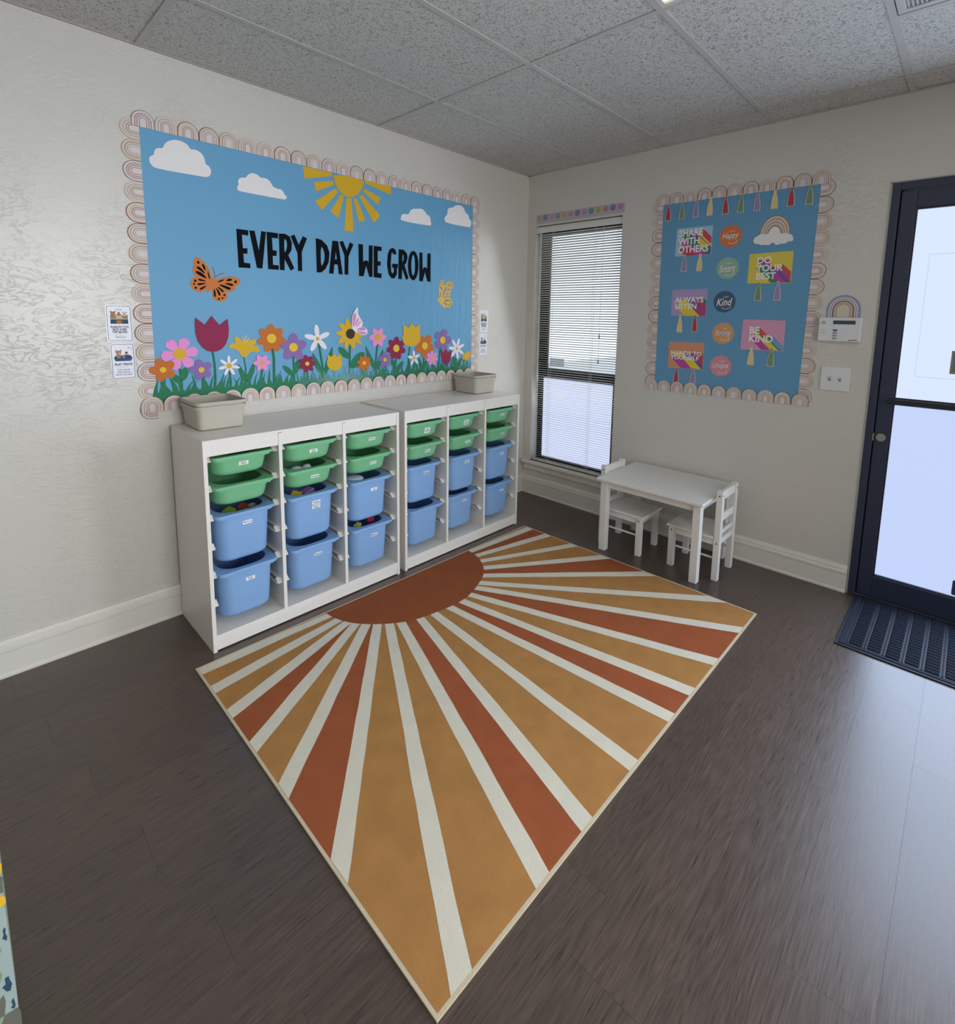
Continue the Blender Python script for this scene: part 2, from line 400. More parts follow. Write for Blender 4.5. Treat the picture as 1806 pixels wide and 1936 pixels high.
DIFF = mat('troffer_diffuser', (250, 244, 230), 0.5, emit=(1.0, 0.90, 0.74, 1.35))
first = True
for (i, j) in sorted(TROFF, key=lambda t: (t[1], t[0])):
    x0, x1, y1, y0 = xs[i]+0.012, xs[i+1]-0.012, ysl[j]-0.012, ysl[j+1]+0.012
    t = tag(empty('ceiling_light', ((x0+x1)/2, (y0+y1)/2, H)), None, 'ceiling light', 'fluorescent panels in the ceiling grid')
    t['label'] = {(3, 2): 'warm fluorescent ceiling panel cut off by the top edge, nearest the window wall', (6, 2): 'fluorescent ceiling panel towards the shop front side', (3, 4): 'fluorescent ceiling panel at the rear of the room', (6, 4): 'fluorescent ceiling panel in the rear shop front corner'}[(i, j)]
    hx, hy = (x1-x0)/2, (y1-y0)/2
    b = MB(); w = 0.018
    b.box(-hx, hx, -hy, -hy+w, -0.004, 0.03); b.box(-hx, hx, hy-w, hy, -0.004, 0.03); b.box(-hx, -hx+w, -hy+w, hy-w, -0.004, 0.03); b.box(hx-w, hx, -hy+w, hy-w, -0.004, 0.03)
    b.obj('frame', mat('grid_white2', (205, 202, 196), 0.5), t)
    boxo('diffuser', DIFF, t, -hx+w, hx-w, -hy+w, hy-w, 0.004, 0.012)
# return air grille
v = tag(empty('ceiling_vent', (2.712, -1.124, H)), 'square white ceiling air grille at the top right beside the light panel', 'vent')
b = MB(); hx, hy, w = 0.295, 0.284, 0.026
b.box(-hx, hx, -hy, -hy+w, -0.006, 0.012); b.box(-hx, hx, hy-w, hy, -0.006, 0.012); b.box(-hx, -hx+w, -hy+w, hy-w, -0.006, 0.012); b.box(hx-w, hx, -hy+w, hy-w, -0.006, 0.012)
b.obj('frame', mat('vent_white', (190, 186, 182), 0.5), v, bevel=0.002)
boxo('backing', mat('vent_dark', (70, 66, 64), 0.8), v, -hx+w, hx-w, -hy+w, hy-w, 0.008, 0.012)
b = MB()
n = 44
for k in range(n):
    x = -hx+w+(k+0.5)*(2*hx-2*w)/n; b.box(x-0.0028, x+0.0028, -hy+w, hy-w, -0.002, 0.008)
    y = -hy+w+(k+0.5)*(2*hy-2*w)/n; b.box(-hx+w, hx-w, y-0.0022, y+0.0022, 0.0, 0.008)
tag(b.obj('grille', mat('vent_white'  , (190, 186, 182)), v), kind='stuff')

# baseboards
BP = [(0, 0), (0.021, 0), (0.021, 0.010), (0.016, 0.016), (0.016, 0.104), (0.021, 0.108), (0.021, 0.119), (0.0145, 0.123), (0.0145, 0.137), (0.009, 0.146), (0.007, 0.152), (0, 0.152)]
def baseboard(name, axis, a0, a1, pos, sgn):
    b = MB(); rings = []
    for t in (a0, a1):
        rings.append([((pos+sgn*d, t, z) if axis == 'y' else (t, pos+sgn*d, z)) for d, z in BP])
    b.loft(rings, True, True); return tag(b.obj(name, TRIM, bevel=0.0), kind='structure')
baseboard('baseboard_left', 'y', RY, -0.0005, 0.0, 1)
baseboard('baseboard_back', 'x', 0.0005, 2.352, 0.0, -1)
baseboard('baseboard_right', 'y', RY, 0, RX, -1)

# ------------------------------------------------------------------ window_1 with its sill, frame, panes
win = tag(empty('window_1', (0.469, 0.1, 0.288)), kind='structure')
def wp(name, m, x0, x1, y0, y1, z0, z1, bev=0.0, parent=None):
    b = MB(); b.box(x0-0.469, x1-0.469, y0-0.1, y1-0.1, z0-0.288, z1-0.288); return b.obj(name, m, parent or win, bev)
fr = MB()
def fb(x0, x1, y0, y1, z0, z1): fr.box(x0-0.469, x1-0.469, y0-0.1, y1-0.1, z0-0.288, z1-0.288)
fb(0.083, 0.104, 0.085, 0.158, 0.288, 2.20); fb(0.834, 0.855, 0.085, 0.158, 0.288, 2.20); fb(0.083, 0.855, 0.085, 0.158, 0.288, 0.30); fb(0.083, 0.855, 0.085, 0.158, 2.17, 2.20)
fr.obj('window_frame', BLACKF, win)
us = MB(); fr = us
fb(0.104, 0.136, 0.125, 0.150, 1.03, 2.17); fb(0.802, 0.834, 0.125, 0.150, 1.03, 2.17); fb(0.104, 0.834, 0.125, 0.150, 2.14, 2.17); fb(0.104, 0.834, 0.122, 0.150, 1.015, 1.06)
us.obj('upper_sash', BLACKF, win, bevel=0.002)
ls = MB(); fr = ls
fb(0.104, 0.128, 0.090, 0.118, 0.30, 1.03); fb(0.790, 0.834, 0.090, 0.118, 0.30, 1.03); fb(0.104, 0.834, 0.090, 0.118, 0.30, 0.316); fb(0.104, 0.834, 0.088, 0.120, 0.985, 1.055)
ls.obj('lower_sash', BLACKF, win, bevel=0.002)
def mat_glass():
    m = bpy.data.materials.new('clear_glass'); m.use_nodes = True; nt = m.node_tree
    nt.nodes.remove(nt.nodes['Principled BSDF']); out = nt.nodes['Material Output']
    tr = nt.nodes.new('ShaderNodeBsdfTransparent'); tr.inputs[0].default_value = (0.94, 0.96, 0.97, 1)
    gl = nt.nodes.new('ShaderNodeBsdfGlossy'); gl.inputs['Roughness'].default_value = 0.02
    fz = nt.nodes.new('ShaderNodeFresnel'); fz.inputs[0].default_value = 1.45
    mx = nt.nodes.new('ShaderNodeMixShader')
    nt.links.new(fz.outputs[0], mx.inputs[0]); nt.links.new(tr.outputs[0], mx.inputs[1]); nt.links.new(gl.outputs[0], mx.inputs[2]); nt.links.new(mx.outputs[0], out.inputs[0])
    return m
GLASS = mat_glass()
wp('window_pane', GLASS, 0.136, 0.802, 0.136, 0.140, 1.06, 2.14)
FILM = mat('window_film_backlit', (40, 42, 46), 0.5, emit=(0.68, 0.76, 1.0, 1.08))
wp('window_film', FILM, 0.128, 0.790, 0.102, 0.106, 0.316, 0.985)
st = MB(); st.box(0.170-0.469, 0.315-0.469, 0.020, 0.022, 1.085-0.288, 1.150-0.288)
stk = st.obj('window_sticker', mat('grey_decal_backlit', (60, 60, 62), 0.6, emit=(0.36, 0.39, 0.43, 1.0)), win); stk['label'] = 'grey rectangular decal on the upper pane'  # slight glow put in for the daylight shining through the decal
sill = MB(); sill.box(0.018-0.469, 0.925-0.469, -0.145, -0.012, -0.024, 0.0)
sill.obj('window_sill', TRIM, win, bevel=0.006)
sl2 = MB(); sl2.box(0.0835-0.469, 0.8545-0.469, -0.015, -0.01, -0.02, 0.002); sl2.obj('sill_nosing', TRIM, win)
ap = MB(); ap.box(0.03-0.469, 0.912-0.469, -0.1165, -0.1005, -0.078, -0.024); ap.obj('apron', TRIM, win, bevel=0.004)

# venetian blind
bl = tag(empty('venetian_blind', (0.469, 0.030, 2.196)), 'white venetian blind with thin open slats hanging in the window', 'blind')
boxo('headrail', BLIND, bl, -0.383, 0.383, -0.017, 0.017, -0.03, -0.002, 0.002)
boxo('valance', BLIND, bl, -0.383, 0.383, -0.022, -0.0185, -0.052, -0.016, 0.001)
sm = MB(); w = 0.0125; nseg = 4; tilt = math.radians(17)
ringA = []
for e in (-0.376, 0.372):
    rg = []
    for k in range(nseg+1):
        t = -w+2*w*k/nseg; zz = 0.0022*(1-(t/w)**2)
        rg.append((e, t*math.cos(tilt)-zz*math.sin(tilt), -t*math.sin(tilt)+zz*math.cos(tilt)))
    for k in range(nseg, -1, -1):
        t = -w+2*w*k/nseg; zz = 0.0022*(1-(t/w)**2)-0.0006
        rg.append((e, t*math.cos(tilt)-zz*math.sin(tilt), -t*math.sin(tilt)+zz*math.cos(tilt)))
    ringA.append(rg)
sm.loft(ringA, True, True); slat_me = sm.mesh('slat', BLIND)
PITCH = 0.0182; z = -0.064
nslat = 0
while 2.196+z > 0.306:
    o = link('slat', slat_me, bl, (0, 0, z)); o.rotation_euler = (random.uniform(-0.02, 0.02), random.uniform(-0.0012, 0.0012), 0)
    if nslat == 80: o.rotation_euler = (0, 0.012, 0)
    z -= PITCH; nslat += 1
boxo('bottom_rail', BLIND, bl, -0.376, 0.372, -0.012, 0.012, z-0.006, z+0.008, 0.002)
CORD = mat('white_cord', (214, 212, 206), 0.7)
for x in (-0.23, 0.155):
    b = MB()
    for yy in (-0.0135, 0.0135): b.cyl((x, yy, z), 2, 0.0011, -0.04-z, 5)
    b.obj('ladder_cord', CORD, bl)
b = MB(); b.cyl((0.235, -0.024, -1.02), 2, 0.0013, 0.98, 6); b.obj('lift_cord', CORD, bl)
for zz, nm in ((-0.86, 'cord_tassel'), (-1.05, 'cord_tassel')):
    b = MB(); b.cyl((0.235, -0.024, zz), 2, 0.0065, 0.03, 10, 0.003); b.obj(nm, mat('cord_tassel_grey', (150, 146, 140), 0.5), bl)
b = MB(); b.cyl((-0.335, -0.026, -1.24), 2, 0.004, 1.2, 6); b.obj('tilt_wand', mat('clear_wand', (222, 224, 224), 0.2), bl)

# ------------------------------------------------------------------ outside ground
gr = MB(); gr.box(-8, 14, 0.5, 30, -0.12, -0.06)
tag(gr.obj('ground', mat('pale_concrete', (205, 203, 198), 0.9, 0.2, 0.05, 4)), kind='structure')

# ------------------------------------------------------------------ door_1
door = tag(empty('door_1', (2.362, 0.0, 0.0)), kind='structure')
def dp(name, m, x0, x1, y0, y1, z0, z1, bev=0.0):
    b = MB(); b.box(x0-2.362, x1-2.362, y0, y1, z0, z1); return b.obj(name, m, door, bev)
f = MB()
for q in [(2.362, 2.396, -0.004, 0.13, 0.0, 2.176), (3.395, 3.43, -0.004, 0.13, 0.0, 2.176), (2.396, 3.395, -0.004, 0.13, 2.138, 2.176)]: f.box(q[0]-2.362, q[1]-2.362, *q[2:])
f.box(2.396-2.362, 2.408-2.362, 0.055, 0.13, 0.0, 2.138)
f.obj('door_frame', NAVY, door, bevel=0.002)
dp('threshold', mat('threshold_metal', (60, 62, 70), 0.45), 2.362, 3.43, 0.0, 0.14, -0.002, 0.014, 0.003)
dp('caulk_line', mat('caulk', (168, 164, 158), 0.6), 2.355, 2.3618, -0.0035, 0.0, 0.0, 2.182)
dp('caulk_line', mat('caulk', (168, 164, 158), 0.6), 2.355, 3.437, -0.0035, 0.0, 2.1762, 2.182)
lf = MB(); D0 = 2.362
lf.box(2.400-D0, 2.464-D0, 0.008, 0.052, 0.016, 2.134); lf.box(3.327-D0, 3.391-D0, 0.008, 0.052, 0.016, 2.134)
lf.box(2.464-D0, 3.327-D0, 0.008, 0.052, 2.046, 2.134); lf.box(2.464-D0, 3.327-D0, 0.008, 0.052, 0.016, 0.134)
lf.obj('door_leaf', NAVY, door, bevel=0.003)
gb = MB()
for zz0, zz1 in ((0.134, 1.072), (1.098, 2.046)):
    gb.box(2.464-D0, 2.470-D0, 0.012, 0.046, zz0, zz1); gb.box(3.321-D0, 3.327-D0, 0.012, 0.046, zz0, zz1); gb.box(2.470-D0, 3.321-D0, 0.012, 0.046, zz0, zz0+0.006); gb.box(2.470-D0, 3.321-D0, 0.012, 0.046, zz1-0.006, zz1)
gb.obj('glazing_bead', mat('bead_dark', (34, 38, 48), 0.45), door)
UP = mat('backlit_frosted_glass_upper', (40, 42, 46), 0.35, emit=(0.69, 0.80, 1.0, DOOR_GLOW)); LO = mat('backlit_frosted_glass_lower', (40, 42, 46), 0.35, emit=(0.56, 0.66, 0.96, DOOR_GLOW))  # emission stands in for daylight behind the frosting, bluer in the lower pane
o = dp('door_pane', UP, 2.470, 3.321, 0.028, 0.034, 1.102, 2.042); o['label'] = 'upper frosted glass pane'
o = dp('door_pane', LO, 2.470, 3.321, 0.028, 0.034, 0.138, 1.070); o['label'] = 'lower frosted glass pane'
dp('push_bar', mat('bar_dark', (38, 40, 46), 0.4), 2.440, 3.345, -0.012, 0.030, 1.072, 1.098, 0.004)
b = MB(); b.cyl((2.430-D0, -0.004, 0.890), 1, 0.021, 0.014, 20); b.cyl((2.430-D0, -0.012, 0.890), 1, 0.015, 0.010, 16)
b.obj('lock_cylinder', mat('brushed_steel', (176, 172, 168), 0.3, 0.5, metallic=0.8), door, bevel=0.001)
dp('latch', mat('bright_latch', (226, 224, 218), 0.25, metallic=0.6), 2.3955, 2.3995, 0.000, 0.010, 0.870, 0.908)
pl = MB()
for x0, x1, z0, z1 in ((2.534, 2.5365, 1.219, 1.821), (2.534, 3.22, 1.8195, 1.8225), (2.534, 3.22, 1.217, 1.220)): pl.box(x0-D0, x1-D0, 0.0268, 0.0279, z0, z1)
pl.obj('paper_outline', mat('paper_edge_backlit', (150, 168, 200), 0.6, emit=(0.52, 0.61, 0.78, 0.9)), door)
q = tag(empty('door_placard', (2.72, 0.026, 1.30)), 'small taupe placard stuck on the upper door glass at the right edge', 'placard')
b = MB(); sheet(b, 'B', rrect(-0.056, -0.056, 0.056, 0.056, 0.002, 2), 0, 0.0016); b.obj('card', mat('taupe_card', (152, 144, 134), 0.6), q)
b = MB(); sheet(b, 'B', rrect(-0.046, -0.046, 0.046, 0.046, 0.002, 2), 0.0016, 0.002); b.obj('inner_panel', mat('grey_panel', (126, 126, 134), 0.6), q)
b = MB(); sheet(b, 'B', rrect(2.779, 0.147, 2.86, 0.224, 0.008, 4), -0.026, -0.0245)
tag(b.obj('door_sticker', mat('navy_sticker', (64, 72, 110), 0.5)), 'small dark navy sticker at the bottom of the door glass', 'sticker')

# unseen shop-front windows that let the daylight in
def shop_window(name, axis, a0, a1, z0, z1, pos):
    w_ = tag(empty(name), kind='structure'); b = MB()
    def bb(u0, u1, q0, q1):
        if axis == 'x': b.box(u0, u1, pos+0.04, pos+0.12, q0, q1)
        else: b.box(pos+0.04, pos+0.12, u0, u1, q0, q1)
    m_ = (a0+a1)/2
    for u0, u1 in ((a0, a0+0.05), (m_-0.025, m_+0.025), (a1-0.05, a1)): bb(u0, u1, z0, z1)
    for q0, q1 in ((z0, z0+0.05), (z1-0.05, z1)): bb(a0+0.05, a1-0.05, q0, q1)
    b.obj('window_frame', NAVY, w_)
    for u0, u1 in ((a0+0.05, m_-0.025), (m_+0.025, a1-0.05)):
        b2 = MB()
        if axis == 'x': b2.box(u0, u1, pos+0.078, pos+0.084, z0+0.05, z1-0.05)
        else: b2.box(pos+0.078, pos+0.084, u0, u1, z0+0.05, z1-0.05)
        b2.obj('window_pane', GLASS, w_)
shop_window('window_2', 'x', SHOP[0], SHOP[1], SHOP[2], SHOP[3], 0.0)
shop_window('window_3', 'y', RWIN[0], RWIN[1], RWIN[2], RWIN[3], RX)

# ------------------------------------------------------------------ door mat
dm = tag(empty('door_mat', (2.985, -0.265, 0.0)), 'dark navy ribbed door mat in front of the glass door', 'door mat')
MATN = mat('navy_mat', (36, 41, 56), 0.85, 0.2, 0.2, 140, 0.6, 400)
b = MB(); b.box(-0.585, 0.585, -0.32, 0.318, 0.0005, 0.006); b.obj('mat_base', mat('mat_rubber', (28, 31, 40), 0.6), dm, bevel=0.002)
b = MB()
for q in ((-0.572, -0.550, -0.306, 0.304), (0.550, 0.572, -0.306, 0.304)): b.box(q[0], q[1], q[2], q[3], 0.006, 0.0092)
for q in ((-0.550, 0.550, -0.306, -0.286), (-0.550, 0.550, 0.284, 0.304)): b.box(q[0], q[1], q[2], q[3], 0.006, 0.0092)
b.obj('mat_border', MATN, dm, bevel=0.0015)
b = MB(); cw, ch = 0.0676, 0.0270
for i in range(16):
    for j in range(21):
        x = -0.542+i*cw; y = -0.282+j*ch+(0.007 if i % 2 else 0.0)
        x0, x1 = x+0.008, x+cw-0.008
        for q0, q1 in ((y+0.0035, y+0.0125), (y+0.0145, y+0.0235)):
            b.add([(x0,q0,0.006),(x1,q0,0.006),(x1,q1,0.006),(x0,q1,0.006),(x0+0.005,q0+0.0016,0.0115),(x1-0.005,q0+0.0016,0.0115),(x1-0.005,q1-0.0016,0.0115),(x0+0.005,q1-0.0016,0.0115)],
                  [(4,5,6,7),(0,1,5,4),(1,2,6,5),(2,3,7,6),(3,0,4,7)])
for i in range(17): b.box(-0.542+i*cw-0.0035, -0.542+i*cw+0.0035, -0.280, 0.283, 0.006, 0.0085)
tag(b.obj('mat_ribs', MATN, dm), kind='stuff')

# ------------------------------------------------------------------ shelf units with bins
def rr_ring(hx, hy, r, z, n=6):
    out = []
    for sx, sy, a0 in ((1, -1, -PI/2), (1, 1, 0), (-1, 1, PI/2), (-1, -1, PI)):
        for i in range(n+1):
            a = a0+PI/2*i/n; out.append((sx*(hx-r)+r*math.cos(a), sy*(hy-r)+r*math.sin(a), z))
    return out
XF, XB, UW, UH = 0.4498, 0.0215, 0.99, 0.946
BAYS = [(0.016, 0.317), (0.333, 0.644), (0.660, 0.974)]
ROWZ = [0.862, 0.7325, 0.603, 0.473, 0.344, 0.2145]
def rail_mesh(sgn):
    """C-section bin runner with a sloped nose; sgn=+1 grows towards +y"""
    b = MB(); L0, L1 = 0.03, 0.418; p = 0.023
    def bx(x0, x1, y0, y1, z0, z1):
        y0, y1 = sorted((sgn*y0, sgn*y1)); b.box(x0, x1, y0, y1, z0, z1)
    bx(L0, L1, 0.0, 0.003, -0.034, -0.012)
    bx(L0, L1, 0.0, p, -0.034, -0.0305)
    bx(L0, L1-0.012, 0.0, 0.012, -0.0145, -0.012)
    for a in (0,):
        q = [(L1-0.016, -0.0145), (L1-0.012, -0.012), (L1+0.014, -0.031), (L1+0.012, -0.0345), (L1-0.002, -0.034), (L1+0.004, -0.031)]
        n = len(q); vs = [(x, sgn*0.0, zz) for x, zz in q]+[(x, sgn*0.0195, zz) for x, zz in q]
        b.add(vs, [tuple(range(n)), tuple(range(2*n-1, n-1, -1))]+[(i, n+i, n+(i+1) % n, (i+1) % n) for i in range(n)])
    return b.mesh('runner', RUNNER)
RAIL = {1: rail_mesh(1), -1: rail_mesh(-1)}
def shelf_unit(y0, label):
    t = tag(empty('storage_unit', (0, y0, 0)), label, 'shelf unit', 'white bin storage units along the bulletin board wall')
    for a in (0.0, UW-0.016): boxo('side_panel', WHITE, t, XB, XF, a, a+0.016, 0.0, UH, 0.0008)
    for a in (0.317, 0.644): boxo('divider', WHITE, t, XB+0.006, XF-0.001, a, a+0.016, 0.075, 0.932, 0.0006)
    boxo('top_panel', WHITE, t, XB, XF-0.0008, 0.0162, UW-0.0162, 0.9345, UH-0.0004, 0.0006)
    for a, c in ((0.0162, 0.3166), (0.3334, 0.6436), (0.6604, UW-0.0162)): boxo('front_rail', WHITE, t, XF-0.019, XF-0.003, a, c, 0.876, 0.9342, 0.0006)
    boxo('floor_panel', WHITE, t, XB+0.006, XF-0.001, 0.0162, UW-0.0162, 0.044, 0.0748, 0.0006)
    boxo('plinth', WHITE, t, XF-0.02, XF-0.004, 0.0162, UW-0.0162, 0.006, 0.0436, 0.0006)
    boxo('back_panel', WHITE, t, XB, XB+0.005, 0.0162, UW-0.0162, 0.044, 0.934)
    for k, (a, c) in enumerate(BAYS):
        for zz in ROWZ:
            link('runner', RAIL[1], t, (0, a, zz+0.019)); link('runner', RAIL[-1], t, (0, c, zz+0.019))
    return t
YA, YB = -2.6045, -1.5764
shelf_unit(YA, 'white three column bin storage unit, the near one under the left of the board')
shelf_unit(YB, 'white three column bin storage unit, the far one next to the window')

def bin_meshes(depth, m):
    rim = MB()
    rim.loft([rr_ring(0.178, 0.104, 0.072, -0.006), rr_ring(0.178, 0.104, 0.072, -0.0004), rr_ring(0.180, 0.106, 0.072, 0.0), rr_ring(0.206, 0.1272, 0.018, 0.0), rr_ring(0.208, 0.1292, 0.02, -0.002), rr_ring(0.208, 0.1292, 0.02, -0.0115), rr_ring(0.200, 0.1245, 0.026, -0.0115),
              rr_ring(0.199, 0.1235, 0.026, -0.0215), rr_ring(0.187, 0.1165, 0.05, -0.022)])
    rm = rim.mesh('rim', m, smooth=True)
    tub = MB()
    tub.loft([rr_ring(0.1795, 0.1055, 0.073, -0.004), rr_ring(0.187, 0.1165, 0.05, -0.012), rr_ring(0.187, 0.1165, 0.05, -0.024), rr_ring(0.175, 0.109, 0.05, -depth+0.020), rr_ring(0.172, 0.106, 0.052, -depth+0.008), rr_ring(0.162, 0.096, 0.05, -depth)], False, True)
    tub.loft([rr_ring(0.1795, 0.1055, 0.073, -0.004), rr_ring(0.182, 0.110, 0.06, -0.02), rr_ring(0.170, 0.104, 0.05, -depth+0.014), rr_ring(0.156, 0.09, 0.05, -depth+0.005)], False, True)
    tm = tub.mesh('tub', m, smooth=True)
    return tm, rm
BINS = {('green', 0.095): bin_meshes(0.095, GREEN), ('blue', 0.23): bin_meshes(0.23, BLUEP)}
def sticker_text(txt, sw, sh, d0):
    vs, fs = text_shape(txt, bold=0.02, align='CENTER', lines=0.9)
    x0, x1 = min(v[0] for v in vs), max(v[0] for v in vs); y0, y1 = min(v[1] for v in vs), max(v[1] for v in vs)
    s_ = min(sw*0.84/(x1-x0), sh*0.74/(y1-y0))
    b = MB(); b.add([(d0, (x-(x0+x1)/2)*s_, (y-(y0+y1)/2)*s_) for x, y in vs], fs)
    return b.mesh('sticker_text', INK, recalc=False)
COLN = ['near column', 'middle column', 'far column']
def storage_bin(unit, col, row, stickers, dx=0.0, yaw_=0.0):
    kind = 'green' if row < 2 else 'blue'; depth = 0.095 if row < 2 else 0.23
    y0 = (YA, YB)[unit]+sum(BAYS[col])/2; zi = [0, 1, 2, 4][row]
    t = empty('storage_bin', (0.2405+dx, y0, ROWZ[zi]), yaw_)
    where = ['top', 'second', 'third', 'bottom'][row]; un = ['near', 'far'][unit]
    what = 'shallow green bin' if row < 2 else 'deep blue bin'
    tag(t, '%s, %s in the %s of the %s unit' % (what, where, COLN[col], un), 'storage bin', 'green and blue bins in the storage units')
    tm, rm = BINS[(kind, depth)]
    link('tub', tm, t); link('rim', rm, t)
    slope = 0.012/(depth-0.044)
    for (txt, sw, sh, dy, dz) in stickers:
        sw, sh = sw*0.82, sh*0.82
        xx = 0.187+0.0004-slope*(-dz-0.024)
        s_ = boxo('sticker', STICK, t, -0.0003, 0.0005, -sw/2, sw/2, -sh/2, sh/2)
        s_.location = (xx, dy, dz); s_.rotation_euler = (0, math.atan(slope), 0)
        link('sticker_text', sticker_text(txt, sw, sh, 0.0009), s_)
    return t
SG, SB = -0.050, -0.085
LAYOUT = [
 (0, 0, 0, [('Farmer\nStamps', 0.050, 0.022, 0.005, SG+0.004)]), (0, 0, 1, []), (0, 0, 2, [('Play Food', 0.050, 0.020, 0.008, -0.060)]), (0, 0, 3, [('Doctor\nTools', 0.048, 0.020, 0.008, -0.066)]),
 (0, 1, 0, [('Tools\nBlocks', 0.050, 0.022, 0.012, SG)]), (0, 1, 1, [('Animals', 0.050, 0.020, 0.014, SG)]), (0, 1, 2, [('Vehicles', 0.052, 0.020, 0.016, -0.052), ('Dress Up\nClothes', 0.052, 0.024, 0.016, -0.075)]), (0, 1, 3, [('Food', 0.046, 0.018, 0.016, -0.062)]),
 (0, 2, 0, [('Figures', 0.050, 0.020, 0.014, SG+0.006)]), (0, 2, 1, [('Bath Toys', 0.050, 0.020, 0.020, SG+0.002)]), (0, 2, 2, [('Toy\nTrains', 0.048, 0.020, 0.022, -0.066)]), (0, 2, 3, [('Blocks', 0.048, 0.020, 0.018, -0.064)]),
 (1, 0, 0, [('Fruit\nVeggies', 0.050, 0.042, 0.020, SG-0.006)]), (1, 0, 1, [('Magnets', 0.050, 0.020, 0.022, SG)]), (1, 0, 2, [('Dolls', 0.050, 0.020, 0.020, -0.056)]), (1, 0, 3, []),
 (1, 1, 0, [('Toy\nCars', 0.048, 0.042, 0.024, SG-0.004)]), (1, 1, 1, [('Pegs', 0.048, 0.022, 0.030, SG)]), (1, 1, 2, [('Cars', 0.048, 0.022, 0.022, -0.052)]), (1, 1, 3, [('Puppets', 0.048, 0.016, 0.024, -0.056)]),
 (1, 2, 0, [('Art', 0.046, 0.020, 0.028, SG+0.004)]), (1, 2, 1, [('Beads', 0.046, 0.018, 0.028, SG)]), (1, 2, 2, [('Books', 0.046, 0.020, 0.026, -0.060)]), (1, 2, 3, [('Instruments', 0.046, 0.014, 0.030, -0.062)])]
DXS = {(0,0,0): -0.004, (0,0,1): 0.002, (0,0,2): -0.002, (0,0,3): 0.006, (0,1,3): 0.004, (0,2,3): 0.004, (1,0,2): -0.012, (1,0,3): 0.002, (1,1,0): -0.008, (1,1,3): -0.022, (1,2,1): 0.002}
for (u_, c_, r_, st_) in LAYOUT: storage_bin(u_, c_, r_, st_, DXS.get((u_, c_, r_), 0.0), random.uniform(-0.006, 0.006))

# toys peeping out of the bins
def ico(name, m, loc, sx, sy, sz, label, cat, sub=2, jitter=0.0):
    bm = bmesh.new(); bmesh.ops.create_icosphere(bm, subdivisions=sub, radius=1.0)
    for v_ in bm.verts:
        k = 1+random.uniform(-jitter, jitter); v_.co = Vector((v_.co.x*sx*k, v_.co.y*sy*k, v_.co.z*sz*k))
    me = bpy.data.meshes.new(name); bm.to_mesh(me); bm.free(); me.materials.append(m)
    for p in me.polygons: p.use_smooth = True
    return tag(link(name, me, None, loc), label, cat)
def block(name, m, loc, s, rot, label, cat):
    b = MB(); b.box(-s[0], s[0], -s[1], s[1], -s[2], s[2]); o = b.obj(name, m, None, min(s)*0.2); o.location = loc; o.rotation_euler = rot
    return tag(o, label, cat)
def ybay(u, c): return (YA, YB)[u]+sum(BAYS[c])/2
TG = 'toys lying in the open bins'
for o in [
 block('toy_block', mat('toy_green', (120, 150, 40), 0.5), (0.345, ybay(0,0)-0.04, 0.573), (0.022, 0.022, 0.022), (0.3, 0.2, 0.5), 'lime green toy block in the bin marked Play Food', 'toy'),
 block('toy_block', mat('toy_red', (120, 60, 44), 0.5), (0.335, ybay(0,0)+0.03, 0.570), (0.03, 0.025, 0.02), (0.1, 0.4, 0.9), 'dull red toy piece in the bin marked Play Food', 'toy'),
 ico('toy_ball', mat('toy_grey', (140, 132, 124), 0.6), (0.335, ybay(0,0)+0.062, 0.575), 0.02, 0.026, 0.02, 'grey rounded toy beside the dull red piece', 'toy'),
 ico('soft_toy', mat('toy_lilac', (206, 206, 224), 0.8), (0.345, ybay(0,1)-0.045, 0.704), 0.03, 0.034, 0.024, 'pale lilac soft toy in the bin marked Animals', 'toy', 2, 0.08),
 ico('soft_toy', mat('toy_white', (222, 222, 228), 0.8), (0.345, ybay(0,1)+0.01, 0.708), 0.026, 0.024, 0.022, 'white soft toy in the bin marked Animals', 'toy', 2, 0.1),
 block('toy_block', mat('toy_purple', (150, 100, 160), 0.5), (0.345, ybay(0,1)+0.01, 0.575), (0.022, 0.03, 0.024), (0.2, 0.1, 0.3), 'purple toy block in the blue bin under the bin marked Animals', 'toy'),
 block('toy_block', mat('toy_yellow', (190, 170, 60), 0.5), (0.345, ybay(0,1)-0.05, 0.572), (0.024, 0.022, 0.022), (0.4, 0.2, 0.8), 'yellow toy block in the blue bin under the bin marked Animals', 'toy'),
 ico('toy_plate', mat('toy_pale_blue', (214, 224, 240), 0.4), (0.335, ybay(0,2)-0.045, 0.592), 0.06, 0.05, 0.012, 'pale blue toy dish in the third bin of the far column', 'toy'),
 block('toy_block', mat('toy_lime', (196, 200, 80), 0.5), (0.345, ybay(0,2)-0.035, 0.316), (0.014, 0.02, 0.016), (0.2, 0.1, 0.4), 'lime toy brick in the bottom bin of the far column', 'toy'),
 block('toy_block', mat('toy_crimson', (190, 40, 80), 0.5), (0.335, ybay(0,2)+0.055, 0.320), (0.018, 0.016, 0.018), (0.5, 0.1, 0.9), 'crimson toy brick in the bottom bin of the far column', 'toy')]:
    o['group'] = TG

